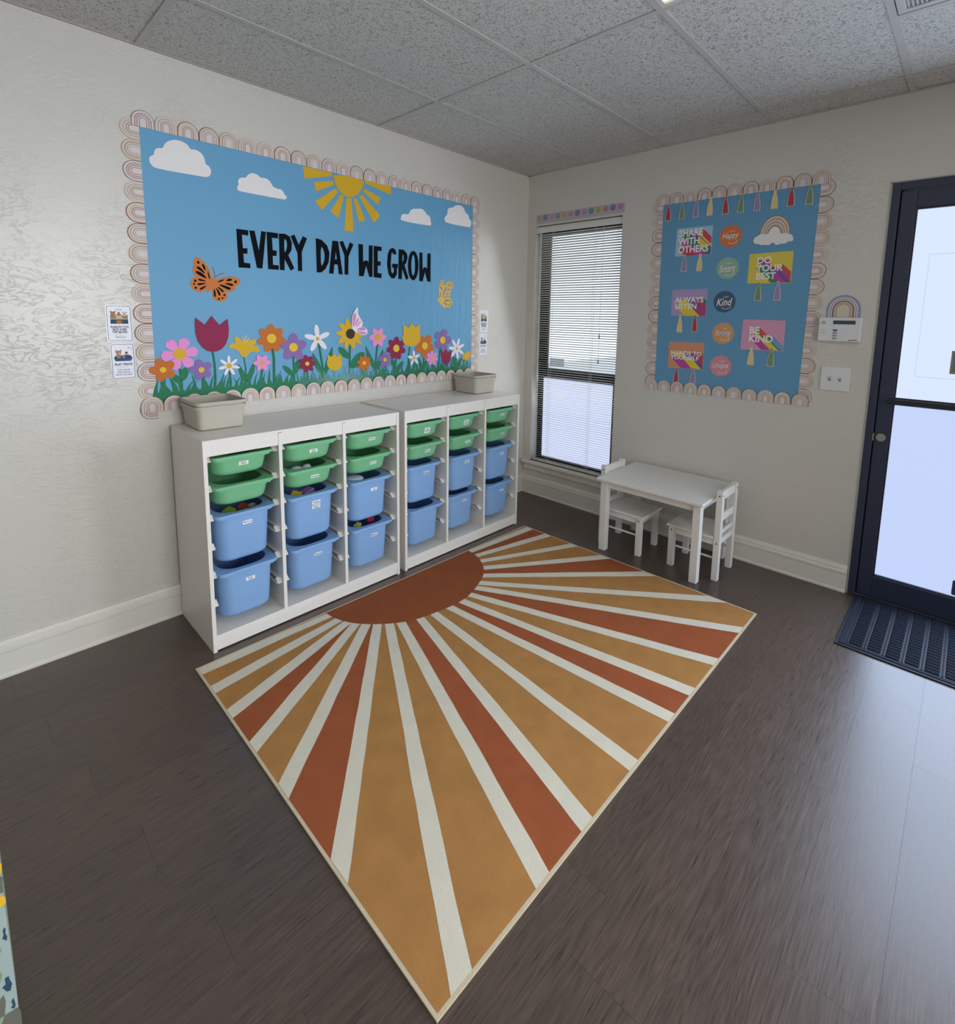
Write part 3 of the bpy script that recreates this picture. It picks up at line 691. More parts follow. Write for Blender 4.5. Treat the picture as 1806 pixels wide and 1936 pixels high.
# greige baskets, nested in twos, on top of each unit
def basket_mesh():
    b = MB(); hB, hT, dB, dT = 0.095, 0.1045, 0.107, 0.1185
    lv = lambda t, o: (dB+(dT-dB)*t+o, hB+(hT-hB)*t+o)
    rg = lambda t, o, z, r: rr_ring(lv(t, o)[0], lv(t, o)[1], r, z, 5)
    b.loft([rg(0.02, -0.008, 0.0, 0.016), rg(0.03, 0, 0.006, 0.022), rg(0.86, 0, 0.0950, 0.026), rg(0.865, 0.0055, 0.0957, 0.028), rg(0.98, 0.0062, 0.1100, 0.028), rg(1, 0.004, 0.1108, 0.027), rg(1, 0.000, 0.1100, 0.025), rg(0.86, -0.0009, 0.0950, 0.025), rg(0.06, -0.0009, 0.007, 0.02), rg(0.04, -0.008, 0.0025, 0.015)], True, True)
    return b.mesh('basket', BASKET, smooth=True)
BK = basket_mesh()
for cx, cy, rz, nm in ((0.1495, -2.4575, 0.0, 'near'), (0.1600, -0.742, 0.0, 'far')):
    for k, w_ in enumerate(('lower', 'upper')):
        o = link('plastic_basket', BK, None, (cx, cy, 0.9465+0.0195*k)); o.rotation_euler = (0, 0, rz)
        tag(o, 'greige plastic basket, %s of the nested two on the %s storage unit' % (w_, nm), 'basket', 'nested baskets on the storage units')

# ------------------------------------------------------------------ children's table and chairs
tb = tag(empty('play_table', (1.405, -0.28, 0.0)), 'low white wooden play table beside the window', 'table')
b = MB(); b.box(-0.338, 0.338, -0.262, 0.256, 0.462, 0.482); b.obj('tabletop', TABLEW, tb, bevel=0.005)
for sx, sy in ((-1, -1), (1, -1), (-1, 1), (1, 1)):
    x = sx*0.296; y = -0.2125 if sy < 0 else 0.2155
    boxo('leg', TABLEW, tb, x-0.022, x+0.022, y-0.0225, y+0.0225, 0.0, 0.462, 0.003)
for y in (-0.212, 0.215): boxo('apron', TABLEW, tb, -0.274, 0.274, y-0.009, y+0.009, 0.416, 0.462, 0.001)
for x in (-0.296, 0.296): boxo('apron', TABLEW, tb, x-0.009, x+0.009, -0.190, 0.193, 0.416, 0.462, 0.001)
SCREW = mat('screw_grey', (110, 106, 102), 0.4, metallic=0.5)
def chair(loc, sgn, label):
    """child's chair; sgn=+1: back on the +x side"""
    t = tag(empty('child_chair', loc), label, 'chair', 'white child chairs at the play table')
    def bx(nm, x0, x1, y0, y1, z0, z1, bev=0.002):
        a, c = sorted((sgn*x0, sgn*x1)); return boxo(nm, TABLEW, t, a, c, y0, y1, z0, z1, bev)
    for y in (-0.128, 0.094):
        bx('leg', -0.150, -0.116, y, y+0.034, 0.0, 0.244)
        bx('leg', 0.115, 0.149, y, y+0.034, 0.0, 0.530)
        o = bx('apron', -0.116, 0.115, y+0.008, y+0.026, 0.208, 0.242, 0.001)
        b = MB(); b.cyl((min(-sgn*0.116, sgn*0.115), y+0.017, 0.128), 0, 0.006, 0.231, 10); b.obj('rung', TABLEW, t)
    for x in (-0.133, 0.132): bx('apron', x-0.009, x+0.009, -0.094, 0.094, 0.208, 0.242, 0.001)
    sb = MB(); a, c = sorted((sgn*-0.165, sgn*0.113)); sb.box(a, c, -0.134, 0.134, 0.245, 0.260); sb.obj('seat', TABLEW, t, bevel=0.004)
    for z0, z1 in ((0.474, 0.524), (0.346, 0.390), (0.266, 0.290)): bx('back_rail', 0.123, 0.141, -0.094, 0.094, z0, z1, 0.002)
    b = MB()
    for x, zz in ((-0.133, 0.228), (0.132, 0.222), (0.132, 0.502)):
        b.cyl((sgn*x, -0.1285, zz), 1, 0.005, -0.0012, 10)
    for y in (-0.111, 0.111): b.cyl((sgn*0.149, y, 0.503), 0, 0.005, sgn*0.0012, 10)
    b.obj('screw_caps', SCREW, t)
    return t
chair((1.648, -0.272, 0.0), 1, 'white wooden child chair tucked under the right end of the table')
chair((1.183, -0.305, 0.0), -1, 'white wooden child chair tucked in at the window end of the table')

# ------------------------------------------------------------------ sunburst rug
RC = ((0.5132+2.0603)/2, (-2.6986-0.5856)/2); RA = -0.006
rug_hx, rug_hy = (2.0603-0.5132)/2, (2.6986-0.5856)/2
MUST = mat('rug_mustard', (174, 126, 74), 0.95, 0.1, 0.2, 11, 0.5, 350); RUST = mat('rug_rust', (158, 88, 56), 0.95, 0.1, 0.17, 11, 0.5, 350)
SUNR = mat('rug_sun', (146, 82, 50), 0.95, 0.1, 0.15, 10, 0.5, 350); CREAM = mat('rug_cream', (218, 211, 194), 0.95, 0.1, 0.08, 14, 0.5, 350); BIND = mat('rug_binding', (206, 190, 164), 0.9, 0.1, 0.08, 30, 0.5, 300)
rb = MB(); rb.cur = 4
rb.box(-rug_hx, rug_hx, -rug_hy, rug_hy, 0.0005, 0.0060)
inx, iny = rug_hx-0.009, rug_hy-0.009
def to_rug(p): return (p[0]-RC[0], p[1]-RC[1])
def clip(poly, x0, x1, y0, y1):
    for ax, lim, keep in ((0, x0, 1), (0, x1, -1), (1, y0, 1), (1, y1, -1)):
        out = []
        for i in range(len(poly)):
            a, c = poly[i], poly[(i+1) % len(poly)]; da, dc = keep*(a[ax]-lim), keep*(c[ax]-lim)
            if da >= 0: out.append(a)
            if da*dc < 0:
                t = da/(da-dc); out.append((a[0]+(c[0]-a[0])*t, a[1]+(c[1]-a[1])*t))
        poly = out
        if not poly: return []
    return poly
BARS = [((0.552,-2.119),(0.544,-2.688)),((0.616,-2.095),(0.693,-2.686)),((0.663,-2.075),(0.866,-2.681)),((0.696,-2.049),(1.078,-2.686)),((0.730,-2.015),(1.310,-2.686)),((0.766,-1.980),(1.644,-2.688)),((0.802,-1.942),(2.048,-2.619)),((0.835,-1.898),(2.048,-2.328)),((0.876,-1.814),(2.050,-2.118)),((0.901,-1.741),(2.054,-1.842)),((0.921,-1.650),(2.052,-1.553)),((0.910,-1.568),(2.050,-1.366)),((0.898,-1.496),(2.056,-1.114)),((0.878,-1.422),(2.058,-0.790)),((0.851,-1.374),(1.864,-0.597)),((0.798,-1.312),(1.477,-0.597)),((0.738,-1.252),(1.180,-0.597)),((0.670,-1.205),(0.947,-0.597)),((0.604,-1.170),(0.730,-0.597)),((0.538,-1.144),(0.572,-0.597))]
RUSTW = {3, 5, 8, 11, 13, 16, 19}          # wedges between bar k and k+1 counted from 0 before the first bar
sunc = to_rug((0.5132, -1.632))
def top_poly(poly, zz, mi):
    poly = clip(ccw(poly), -inx, inx, -iny, iny)
    if len(poly) < 3: return
    rb.cur = mi; rb.add([(p[0], p[1], zz) for p in poly], [tuple(range(len(poly)))])
def far(p, q, k=1.6):
    return (p[0]+(q[0]-p[0])*k, p[1]+(q[1]-p[1])*k)
ends = []
for s_, e_ in BARS: ends.append((to_rug(s_), far(to_rug(s_), to_rug(e_))))
ends = [(to_rug((0.52, -2.119)), (to_rug((0.50, -4.0))))] + ends + [(to_rug((0.52, -1.144)), to_rug((0.50, 1.0)))]
for k in range(len(ends)-1):
    (s0, e0), (s1, e1) = ends[k], ends[k+1]
    poly = [sunc, s0, e0, e1, s1]
    if abs((e1[0]-e0[0])*(s0[1]-e0[1])) > 1e9: continue
    top_poly(poly, 0.0063, 1 if k in RUSTW else 0)
rng = random.Random(3)
for (s_, e_) in BARS:
    a, c = to_rug(s_), to_rug(e_); dx, dy = c[0]-a[0], c[1]-a[1]; l = math.hypot(dx, dy); dx, dy = dx/l, dy/l
    a = (a[0]-dx*0.03, a[1]-dy*0.03); c = (c[0]+dx*0.12, c[1]+dy*0.12); l += 0.15
    nseg = max(4, int(l/0.07)); left, right = [], []
    jl = jr = 0
    for i in range(nseg+1):
        t = i/nseg; w0 = 0.0215+0.0075*t
        jl = jl*0.5+rng.uniform(-0.0016, 0.0016); jr = jr*0.5+rng.uniform(-0.0016, 0.0016)
        px, py = a[0]+dx*l*t, a[1]+dy*l*t
        left.append((px-dy*(w0+jl), py+dx*(w0+jl))); right.append((px+dy*(w0+jr), py-dx*(w0+jr)))
    for i in range(nseg): top_poly([left[i], right[i], right[i+1], left[i+1]], 0.0066, 3)
sun = [(sunc[0]+0.402*math.cos(t)*(1+0.01*math.sin(9*t)), sunc[1]+0.487*math.sin(t)) for t in [-PI/2+PI*i/40 for i in range(41)]]
top_poly(sun, 0.0069, 2)
rug = rb.obj('sunburst_rug', [MUST, RUST, SUNR, CREAM, BIND], recalc=False)
rug.location = (RC[0], RC[1], 0); rug.rotation_euler = (0, 0, RA)
tag(rug, 'orange and rust sunburst rug with cream rays on the floor', 'rug')

# ------------------------------------------------------------------ printed box at the lower left
pb = tag(empty('printed_box', (1.68, -3.30, 0.0)), 'pale green printed box with navy trees at the lower left corner', 'box')
boxo('box_body', mat('pale_green_print', (146, 160, 138), 0.8, 0.2, 0.06, 60, 0.3, 300), pb, -0.36, 0.0, -0.50, 0.0, 0.0, 0.60, 0.004)
PRINT_YELLOW = [[(-3.3079, 0.6015), (-3.2993, 0.5975), (-3.2977, 0.5925), (-3.2992, 0.5777), (-3.3094, 0.5816)], [(-3.3123, 0.5449), (-3.3038, 0.5395), (-3.298, 0.5332), (-3.2983, 0.5225), (-3.3041, 0.5199), (-3.3138, 0.5247)]]
PRINT_DARK = [[(-3.3097, 0.5782), (-3.3012, 0.5732), (-3.2983, 0.5701), (-3.2986, 0.5592), (-3.3107, 0.5649)], [(-3.311, 0.5616), (-3.3022, 0.5598), (-3.2988, 0.5575), (-3.2994, 0.5436), (-3.3034, 0.5438), (-3.3123, 0.5449)], [(-3.3134, 0.323), (-3.2995, 0.3203), (-3.296, 0.3105), (-3.2965, 0.2797), (-3.3192, 0.3069)], [(-3.3177, 0.3567), (-3.3128, 0.3607), (-3.3116, 0.3459), (-3.3146, 0.3225), (-3.3203, 0.3235)]]
PRINT_NAVY = [[(-3.3032, 0.4805), (-3.3018, 0.4763), (-3.3028, 0.47), (-3.3012, 0.4609), (-3.3023, 0.4545), (-3.3068, 0.4629), (-3.3047, 0.4681), (-3.3055, 0.4754)], [(-3.3049, 0.3888), (-3.3043, 0.3815), (-3.3021, 0.3715), (-3.3047, 0.361), (-3.3086, 0.3626), (-3.3134, 0.3755), (-3.3092, 0.3775), (-3.3095, 0.3892)], [(-3.3024, 0.344), (-3.3018, 0.3366), (-3.301, 0.328), (-3.3029, 0.3224), (-3.3065, 0.3285), (-3.304, 0.3314), (-3.3054, 0.3388)]]
PRINT_PALE = [[(-3.3141, 0.5214), (-3.3, 0.515), (-3.2987, 0.4095), (-3.2982, 0.3209), (-3.3135, 0.3213), (-3.3289, 0.3299)]]
PRINT_LEAF = [[(-3.322, 0.4196), (-3.3137, 0.4088), (-3.3118, 0.3973), (-3.3155, 0.3863), (-3.3241, 0.3921)], [(-3.3189, 0.4588), (-3.3106, 0.4502), (-3.3091, 0.443), (-3.3114, 0.439), (-3.32, 0.4452)]]
pr = {'yellow_print': (mat('print_yellow', (226, 176, 44), 0.8), PRINT_YELLOW), 'dark_print': (mat('print_dark', (104, 104, 92), 0.8), PRINT_DARK), 'tree_print': (mat('print_navy', (44, 70, 92), 0.8), PRINT_NAVY), 'pale_print': (mat('print_pale', (156, 170, 166), 0.8), PRINT_PALE), 'leaf_print': (mat('print_leaf', (128, 146, 106), 0.8), PRINT_LEAF)}
for nm, (m_, polys) in pr.items():
    lift = 0.0005 if nm == 'pale_print' else 0.0009
    for p in polys: sheet_obj(nm, m_, 'L', [(q[0]+3.30, q[1]) for q in p], 0.0, lift, pb)

# ------------------------------------------------------------------ bulletin boards
LETTERS = [('E',[(-2.262,1.888),(-2.205,1.888),(-2.207,1.862),(-2.237,1.863),(-2.235,1.797),(-2.213,1.799),(-2.214,1.771),(-2.234,1.771),(-2.233,1.726),(-2.203,1.725),(-2.202,1.701),(-2.259,1.7)],[]),('V',[(-2.2,1.888),(-2.174,1.89),(-2.156,1.792),(-2.14,1.893),(-2.117,1.891),(-2.142,1.704),(-2.169,1.705)],[]),('E',[(-2.113,1.893),(-2.054,1.893),(-2.055,1.866),(-2.087,1.866),(-2.085,1.803),(-2.064,1.802),(-2.066,1.775),(-2.086,1.774),(-2.086,1.728),(-2.056,1.727),(-2.057,1.704),(-2.112,1.704)],[]),('R',[(-2.049,1.892),(-2.016,1.895),(-1.991,1.883),(-1.98,1.851),(-1.984,1.813),(-2.002,1.785),(-1.971,1.719),(-1.991,1.705),(-2.023,1.764),(-2.025,1.704),(-2.05,1.705)],[(-2.022,1.873),(-2.008,1.86),(-2.006,1.832),(-2.013,1.807),(-2.023,1.794)]),('Y',[(-1.986,1.888),(-1.964,1.897),(-1.942,1.846),(-1.916,1.895),(-1.894,1.886),(-1.926,1.81),(-1.927,1.707),(-1.95,1.707),(-1.95,1.801)],[]),('D',[(-1.842,1.894),(-1.809,1.889),(-1.775,1.861),(-1.761,1.821),(-1.768,1.768),(-1.789,1.73),(-1.814,1.709),(-1.841,1.707)],[(-1.814,1.86),(-1.793,1.83),(-1.791,1.792),(-1.799,1.759),(-1.816,1.738)]),('A',[(-1.741,1.892),(-1.706,1.893),(-1.68,1.707),(-1.705,1.707),(-1.711,1.761),(-1.732,1.761),(-1.74,1.706),(-1.766,1.708)],[(-1.721,1.838),(-1.728,1.79),(-1.715,1.79)]),('Y',[(-1.697,1.891),(-1.674,1.898),(-1.65,1.845),(-1.629,1.896),(-1.606,1.887),(-1.64,1.813),(-1.644,1.708),(-1.667,1.708),(-1.666,1.817)],[]),('W',[(-1.572,1.893),(-1.542,1.894),(-1.542,1.791),(-1.53,1.801),(-1.511,1.801),(-1.503,1.788),(-1.5,1.893),(-1.474,1.895),(-1.478,1.706),(-1.5,1.706),(-1.522,1.772),(-1.541,1.706),(-1.571,1.706)],[]),('E',[(-1.466,1.894),(-1.409,1.894),(-1.41,1.868),(-1.438,1.869),(-1.439,1.805),(-1.417,1.804),(-1.419,1.779),(-1.439,1.779),(-1.441,1.734),(-1.411,1.732),(-1.414,1.704),(-1.469,1.706)],[]),('G',[(-1.3,1.858),(-1.324,1.859),(-1.329,1.871),(-1.336,1.864),(-1.343,1.805),(-1.339,1.748),(-1.33,1.738),(-1.319,1.749),(-1.319,1.773),(-1.332,1.776),(-1.33,1.799),(-1.287,1.801),(-1.289,1.777),(-1.295,1.773),(-1.297,1.736),(-1.315,1.709),(-1.337,1.708),(-1.359,1.732),(-1.37,1.789),(-1.364,1.854),(-1.349,1.887),(-1.325,1.897),(-1.304,1.885)],[]),('R',[(-1.28,1.893),(-1.245,1.895),(-1.218,1.876),(-1.211,1.847),(-1.223,1.812),(-1.237,1.8),(-1.204,1.717),(-1.223,1.706),(-1.255,1.776),(-1.258,1.707),(-1.285,1.708)],[(-1.253,1.868),(-1.241,1.858),(-1.241,1.833),(-1.253,1.81)]),('O',[(-1.122,1.805),(-1.125,1.775),(-1.131,1.748),(-1.141,1.726),(-1.153,1.711),(-1.166,1.706),(-1.179,1.71),(-1.191,1.722),(-1.201,1.743),(-1.207,1.769),(-1.209,1.798),(-1.206,1.827),(-1.2,1.854),(-1.191,1.876),(-1.179,1.89),(-1.166,1.896),(-1.152,1.893),(-1.14,1.881),(-1.131,1.861),(-1.124,1.835)],[(-1.15,1.804),(-1.151,1.778),(-1.154,1.756),(-1.16,1.741),(-1.166,1.735),(-1.172,1.74),(-1.178,1.754),(-1.181,1.776),(-1.182,1.802),(-1.181,1.827),(-1.177,1.85),(-1.172,1.865),(-1.166,1.87),(-1.159,1.866),(-1.154,1.852),(-1.151,1.83)]),('W',[(-1.114,1.891),(-1.09,1.892),(-1.088,1.782),(-1.073,1.799),(-1.058,1.798),(-1.048,1.789),(-1.046,1.891),(-1.02,1.893),(-1.02,1.706),(-1.046,1.706),(-1.068,1.768),(-1.088,1.704),(-1.115,1.705)],[])]
CLOUDS = [[(-2.616,2.131),(-2.614,2.146),(-2.606,2.155),(-2.596,2.16),(-2.595,2.175),(-2.586,2.19),(-2.572,2.195),(-2.56,2.196),(-2.553,2.217),(-2.536,2.234),(-2.51,2.246),(-2.482,2.245),(-2.458,2.236),(-2.449,2.217),(-2.43,2.223),(-2.406,2.215),(-2.392,2.197),(-2.388,2.166),(-2.373,2.161),(-2.364,2.145),(-2.367,2.123),(-2.381,2.109),(-2.406,2.107),(-2.591,2.103),(-2.608,2.113)],[(-2.25,2.086),(-2.247,2.095),(-2.241,2.1),(-2.245,2.118),(-2.237,2.133),(-2.22,2.141),(-2.207,2.14),(-2.197,2.158),(-2.176,2.172),(-2.15,2.17),(-2.132,2.155),(-2.113,2.161),(-2.086,2.152),(-2.071,2.123),(-2.057,2.122),(-2.048,2.117),(-2.033,2.121),(-2.017,2.109),(-2.012,2.095),(-1.999,2.089),(-2.003,2.074),(-2.022,2.07),(-2.234,2.071),(-2.248,2.075)],[(-1.265,2.086),(-1.256,2.109),(-1.238,2.119),(-1.201,2.117),(-1.191,2.144),(-1.163,2.163),(-1.139,2.163),(-1.101,2.173),(-1.071,2.163),(-1.052,2.138),(-1.027,2.138),(-1.019,2.103),(-1.013,2.081),(-1.027,2.072),(-1.261,2.071)],[(-0.898,2.136),(-0.889,2.157),(-0.871,2.167),(-0.872,2.198),(-0.856,2.218),(-0.818,2.224),(-0.802,2.241),(-0.763,2.251),(-0.724,2.246),(-0.7,2.206),(-0.671,2.198),(-0.663,2.171),(-0.641,2.158),(-0.647,2.116),(-0.676,2.112),(-0.876,2.112),(-0.896,2.125)]]
SUN_DISC = [(-1.729,2.263),(-1.721,2.217),(-1.7,2.183),(-1.664,2.154),(-1.626,2.149),(-1.583,2.165),(-1.547,2.204),(-1.531,2.241),(-1.526,2.267)]
SUN_RAYS = [[(-1.906,2.262),(-1.734,2.263),(-1.733,2.247),(-1.898,2.199)],[(-1.845,2.192),(-1.732,2.221),(-1.721,2.203),(-1.832,2.145)],[(-1.841,2.091),(-1.718,2.182),(-1.698,2.167),(-1.8,2.051)],[(-1.75,2.052),(-1.682,2.157),(-1.662,2.151),(-1.7,2.023)],[(-1.647,2.142),(-1.614,2.147),(-1.604,1.959),(-1.663,1.958)],[(-1.601,2.147),(-1.58,2.152),(-1.522,2.037),(-1.566,2.018)],[(-1.564,2.168),(-1.544,2.179),(-1.418,2.08),(-1.461,2.029)],[(-1.527,2.218),(-1.413,2.185),(-1.43,2.141),(-1.535,2.199)],[(-1.522,2.266),(-1.335,2.265),(-1.338,2.215),(-1.519,2.25)]]
MONARCH = [(-2.452,1.734),(-2.443,1.734),(-2.428,1.725),(-2.408,1.703),(-2.396,1.681),(-2.388,1.66),(-2.386,1.635),(-2.38,1.642),(-2.368,1.643),(-2.368,1.627),(-2.348,1.641),(-2.314,1.652),(-2.282,1.653),(-2.26,1.645),(-2.252,1.63),(-2.26,1.619),(-2.28,1.602),(-2.29,1.583),(-2.303,1.574),(-2.321,1.578),(-2.324,1.579),(-2.317,1.559),(-2.324,1.54),(-2.346,1.528),(-2.367,1.527),(-2.384,1.542),(-2.39,1.565),(-2.386,1.591),(-2.397,1.583),(-2.406,1.566),(-2.412,1.568),(-2.405,1.588),(-2.426,1.573),(-2.443,1.568),(-2.462,1.573),(-2.476,1.588),(-2.482,1.607),(-2.478,1.625),(-2.467,1.637),(-2.446,1.64),(-2.462,1.649),(-2.47,1.665),(-2.468,1.679),(-2.461,1.701),(-2.461,1.718)]
MONARCH_SPOTS = [[(-2.448,1.714),(-2.44,1.716),(-2.436,1.708),(-2.439,1.702),(-2.444,1.702),(-2.448,1.708)],[(-2.428,1.702),(-2.421,1.704),(-2.413,1.692),(-2.411,1.671),(-2.421,1.681)],[(-2.451,1.688),(-2.442,1.691),(-2.427,1.679),(-2.411,1.653),(-2.431,1.668),(-2.449,1.68)],[(-2.457,1.667),(-2.448,1.669),(-2.425,1.659),(-2.405,1.632),(-2.432,1.644),(-2.453,1.657)],[(-2.404,1.675),(-2.398,1.663),(-2.393,1.633),(-2.398,1.634),(-2.403,1.652)],[(-2.448,1.631),(-2.436,1.633),(-2.407,1.622),(-2.427,1.622),(-2.445,1.624)],[(-2.452,1.606),(-2.447,1.612),(-2.407,1.614),(-2.428,1.606),(-2.446,1.601)],[(-2.443,1.585),(-2.438,1.59),(-2.406,1.606),(-2.425,1.587),(-2.439,1.579)],[(-2.454,1.622),(-2.455,1.619),(-2.458,1.616),(-2.462,1.616),(-2.465,1.618),(-2.465,1.622),(-2.464,1.625),(-2.461,1.628),(-2.458,1.628),(-2.455,1.626)],[(-2.461,1.607),(-2.462,1.604),(-2.464,1.602),(-2.467,1.602),(-2.469,1.604),(-2.469,1.606),(-2.469,1.609),(-2.466,1.611),(-2.464,1.611),(-2.462,1.609)],[(-2.454,1.59),(-2.455,1.586),(-2.458,1.584),(-2.461,1.584),(-2.464,1.586),(-2.464,1.589),(-2.463,1.593),(-2.46,1.595),(-2.457,1.595),(-2.454,1.593)],[(-2.366,1.619),(-2.348,1.632),(-2.325,1.639),(-2.343,1.625)],[(-2.325,1.629),(-2.311,1.641),(-2.297,1.643),(-2.292,1.635),(-2.304,1.63)],[(-2.334,1.618),(-2.308,1.62),(-2.294,1.618),(-2.288,1.612),(-2.293,1.606),(-2.307,1.609)],[(-2.358,1.609),(-2.342,1.611),(-2.311,1.601),(-2.301,1.596),(-2.303,1.588),(-2.315,1.587),(-2.338,1.599)],[(-2.271,1.629),(-2.272,1.624),(-2.276,1.622),(-2.28,1.621),(-2.283,1.624),(-2.284,1.628),(-2.283,1.632),(-2.279,1.635),(-2.275,1.635),(-2.272,1.633)],[(-2.365,1.601),(-2.35,1.595),(-2.335,1.581),(-2.336,1.573),(-2.342,1.575),(-2.354,1.587)],[(-2.371,1.597),(-2.358,1.583),(-2.35,1.565),(-2.352,1.555),(-2.359,1.558),(-2.366,1.579)],[(-2.379,1.592),(-2.373,1.579),(-2.372,1.557),(-2.375,1.548),(-2.381,1.551),(-2.381,1.575)],[(-2.328,1.56),(-2.329,1.557),(-2.332,1.555),(-2.335,1.555),(-2.337,1.557),(-2.338,1.56),(-2.337,1.563),(-2.334,1.565),(-2.331,1.566),(-2.328,1.564)],[(-2.338,1.546),(-2.339,1.543),(-2.341,1.541),(-2.344,1.541),(-2.346,1.543),(-2.347,1.546),(-2.346,1.548),(-2.343,1.55),(-2.341,1.55),(-2.339,1.549)],[(-2.353,1.541),(-2.355,1.538),(-2.357,1.536),(-2.361,1.536),(-2.363,1.538),(-2.364,1.541),(-2.363,1.544),(-2.36,1.546),(-2.357,1.546),(-2.354,1.544)]]
MONARCH_ANT = [[(-2.376,1.641),(-2.371,1.641),(-2.37,1.663),(-2.379,1.697),(-2.383,1.695),(-2.373,1.663)],[(-2.37,1.647),(-2.367,1.643),(-2.351,1.657),(-2.326,1.666),(-2.326,1.671),(-2.352,1.661)]]
YBUTTERFLY = [(-0.933,1.594),(-0.942,1.618),(-0.947,1.651),(-0.945,1.684),(-0.936,1.713),(-0.918,1.731),(-0.905,1.723),(-0.9,1.702),(-0.902,1.68),(-0.886,1.699),(-0.864,1.716),(-0.836,1.723),(-0.82,1.717),(-0.814,1.7),(-0.82,1.679),(-0.831,1.665),(-0.838,1.648),(-0.838,1.634),(-0.84,1.62),(-0.854,1.608),(-0.84,1.605),(-0.823,1.593),(-0.821,1.576),(-0.83,1.555),(-0.849,1.541),(-0.872,1.539),(-0.888,1.545),(-0.885,1.532),(-0.894,1.529),(-0.913,1.546),(-0.942,1.567),(-0.957,1.59),(-0.958,1.607),(-0.944,1.602)]
YBUTTERFLY_PANELS = [[(-0.893,1.664),(-0.886,1.679),(-0.873,1.68),(-0.877,1.663),(-0.893,1.637),(-0.911,1.602),(-0.911,1.619)],[(-0.861,1.682),(-0.85,1.7),(-0.834,1.704),(-0.836,1.69),(-0.852,1.684)],[(-0.876,1.649),(-0.863,1.665),(-0.838,1.677),(-0.84,1.668),(-0.859,1.653)],[(-0.89,1.62),(-0.879,1.632),(-0.847,1.645),(-0.849,1.637),(-0.868,1.627)],[(-0.907,1.599),(-0.893,1.609),(-0.849,1.623),(-0.863,1.612),(-0.886,1.603)],[(-0.902,1.584),(-0.881,1.593),(-0.854,1.595),(-0.847,1.587),(-0.853,1.579),(-0.886,1.579)],[(-0.908,1.577),(-0.886,1.572),(-0.867,1.561),(-0.868,1.552),(-0.879,1.552),(-0.897,1.562)],[(-0.933,1.643),(-0.927,1.643),(-0.925,1.618),(-0.933,1.604)],[(-0.918,1.677),(-0.909,1.68),(-0.911,1.658),(-0.918,1.645)],[(-0.938,1.686),(-0.931,1.687),(-0.923,1.67),(-0.927,1.657),(-0.933,1.666)]]
YBUTTERFLY_DOTS = [[(-0.912,1.716),(-0.913,1.714),(-0.916,1.713),(-0.919,1.714),(-0.92,1.716),(-0.919,1.718),(-0.916,1.719),(-0.913,1.718)],[(-0.925,1.703),(-0.926,1.7),(-0.929,1.699),(-0.932,1.7),(-0.934,1.702),(-0.932,1.705),(-0.929,1.706),(-0.926,1.705)],[(-0.906,1.696),(-0.907,1.694),(-0.91,1.693),(-0.913,1.694),(-0.915,1.696),(-0.913,1.698),(-0.91,1.7),(-0.907,1.699)],[(-0.862,1.697),(-0.863,1.695),(-0.866,1.694),(-0.869,1.695),(-0.87,1.697),(-0.869,1.699),(-0.866,1.7),(-0.863,1.699)],[(-0.851,1.708),(-0.852,1.706),(-0.855,1.705),(-0.857,1.706),(-0.858,1.708),(-0.857,1.71),(-0.855,1.71),(-0.852,1.71)],[(-0.833,1.713),(-0.834,1.71),(-0.837,1.709),(-0.84,1.71),(-0.841,1.712),(-0.84,1.714),(-0.837,1.715),(-0.834,1.715)],[(-0.817,1.703),(-0.818,1.7),(-0.821,1.699),(-0.824,1.7),(-0.825,1.702),(-0.824,1.704),(-0.821,1.705),(-0.818,1.705)],[(-0.826,1.688),(-0.827,1.685),(-0.83,1.684),(-0.833,1.685),(-0.834,1.687),(-0.833,1.689),(-0.83,1.69),(-0.827,1.69)],[(-0.83,1.585),(-0.832,1.583),(-0.835,1.582),(-0.838,1.583),(-0.84,1.585),(-0.838,1.588),(-0.835,1.589),(-0.832,1.588)],[(-0.834,1.571),(-0.835,1.568),(-0.838,1.567),(-0.842,1.568),(-0.843,1.57),(-0.842,1.573),(-0.838,1.574),(-0.835,1.573)],[(-0.844,1.557),(-0.846,1.554),(-0.85,1.552),(-0.854,1.553),(-0.856,1.556),(-0.854,1.559),(-0.85,1.561),(-0.846,1.56)]]
PBUTTERFLY = [(-1.583,1.526),(-1.588,1.48),(-1.554,1.433),(-1.554,1.417),(-1.566,1.401),(-1.544,1.404),(-1.522,1.388),(-1.522,1.362),(-1.545,1.351),(-1.581,1.361),(-1.604,1.373),(-1.631,1.395),(-1.627,1.404),(-1.63,1.448),(-1.618,1.486),(-1.6,1.514)]
PBUTTERFLY_PANELS = [[(-1.607,1.489),(-1.599,1.473),(-1.603,1.445),(-1.616,1.401),(-1.623,1.41),(-1.624,1.448),(-1.618,1.473)],[(-1.586,1.459),(-1.581,1.448),(-1.594,1.423),(-1.609,1.401),(-1.609,1.41),(-1.598,1.442)],[(-1.57,1.442),(-1.567,1.433),(-1.587,1.41),(-1.602,1.398),(-1.591,1.417)],[(-1.597,1.39),(-1.562,1.402),(-1.536,1.399),(-1.531,1.385),(-1.562,1.38),(-1.591,1.385)],[(-1.599,1.382),(-1.563,1.375),(-1.531,1.374),(-1.537,1.358),(-1.559,1.358),(-1.585,1.368)]]
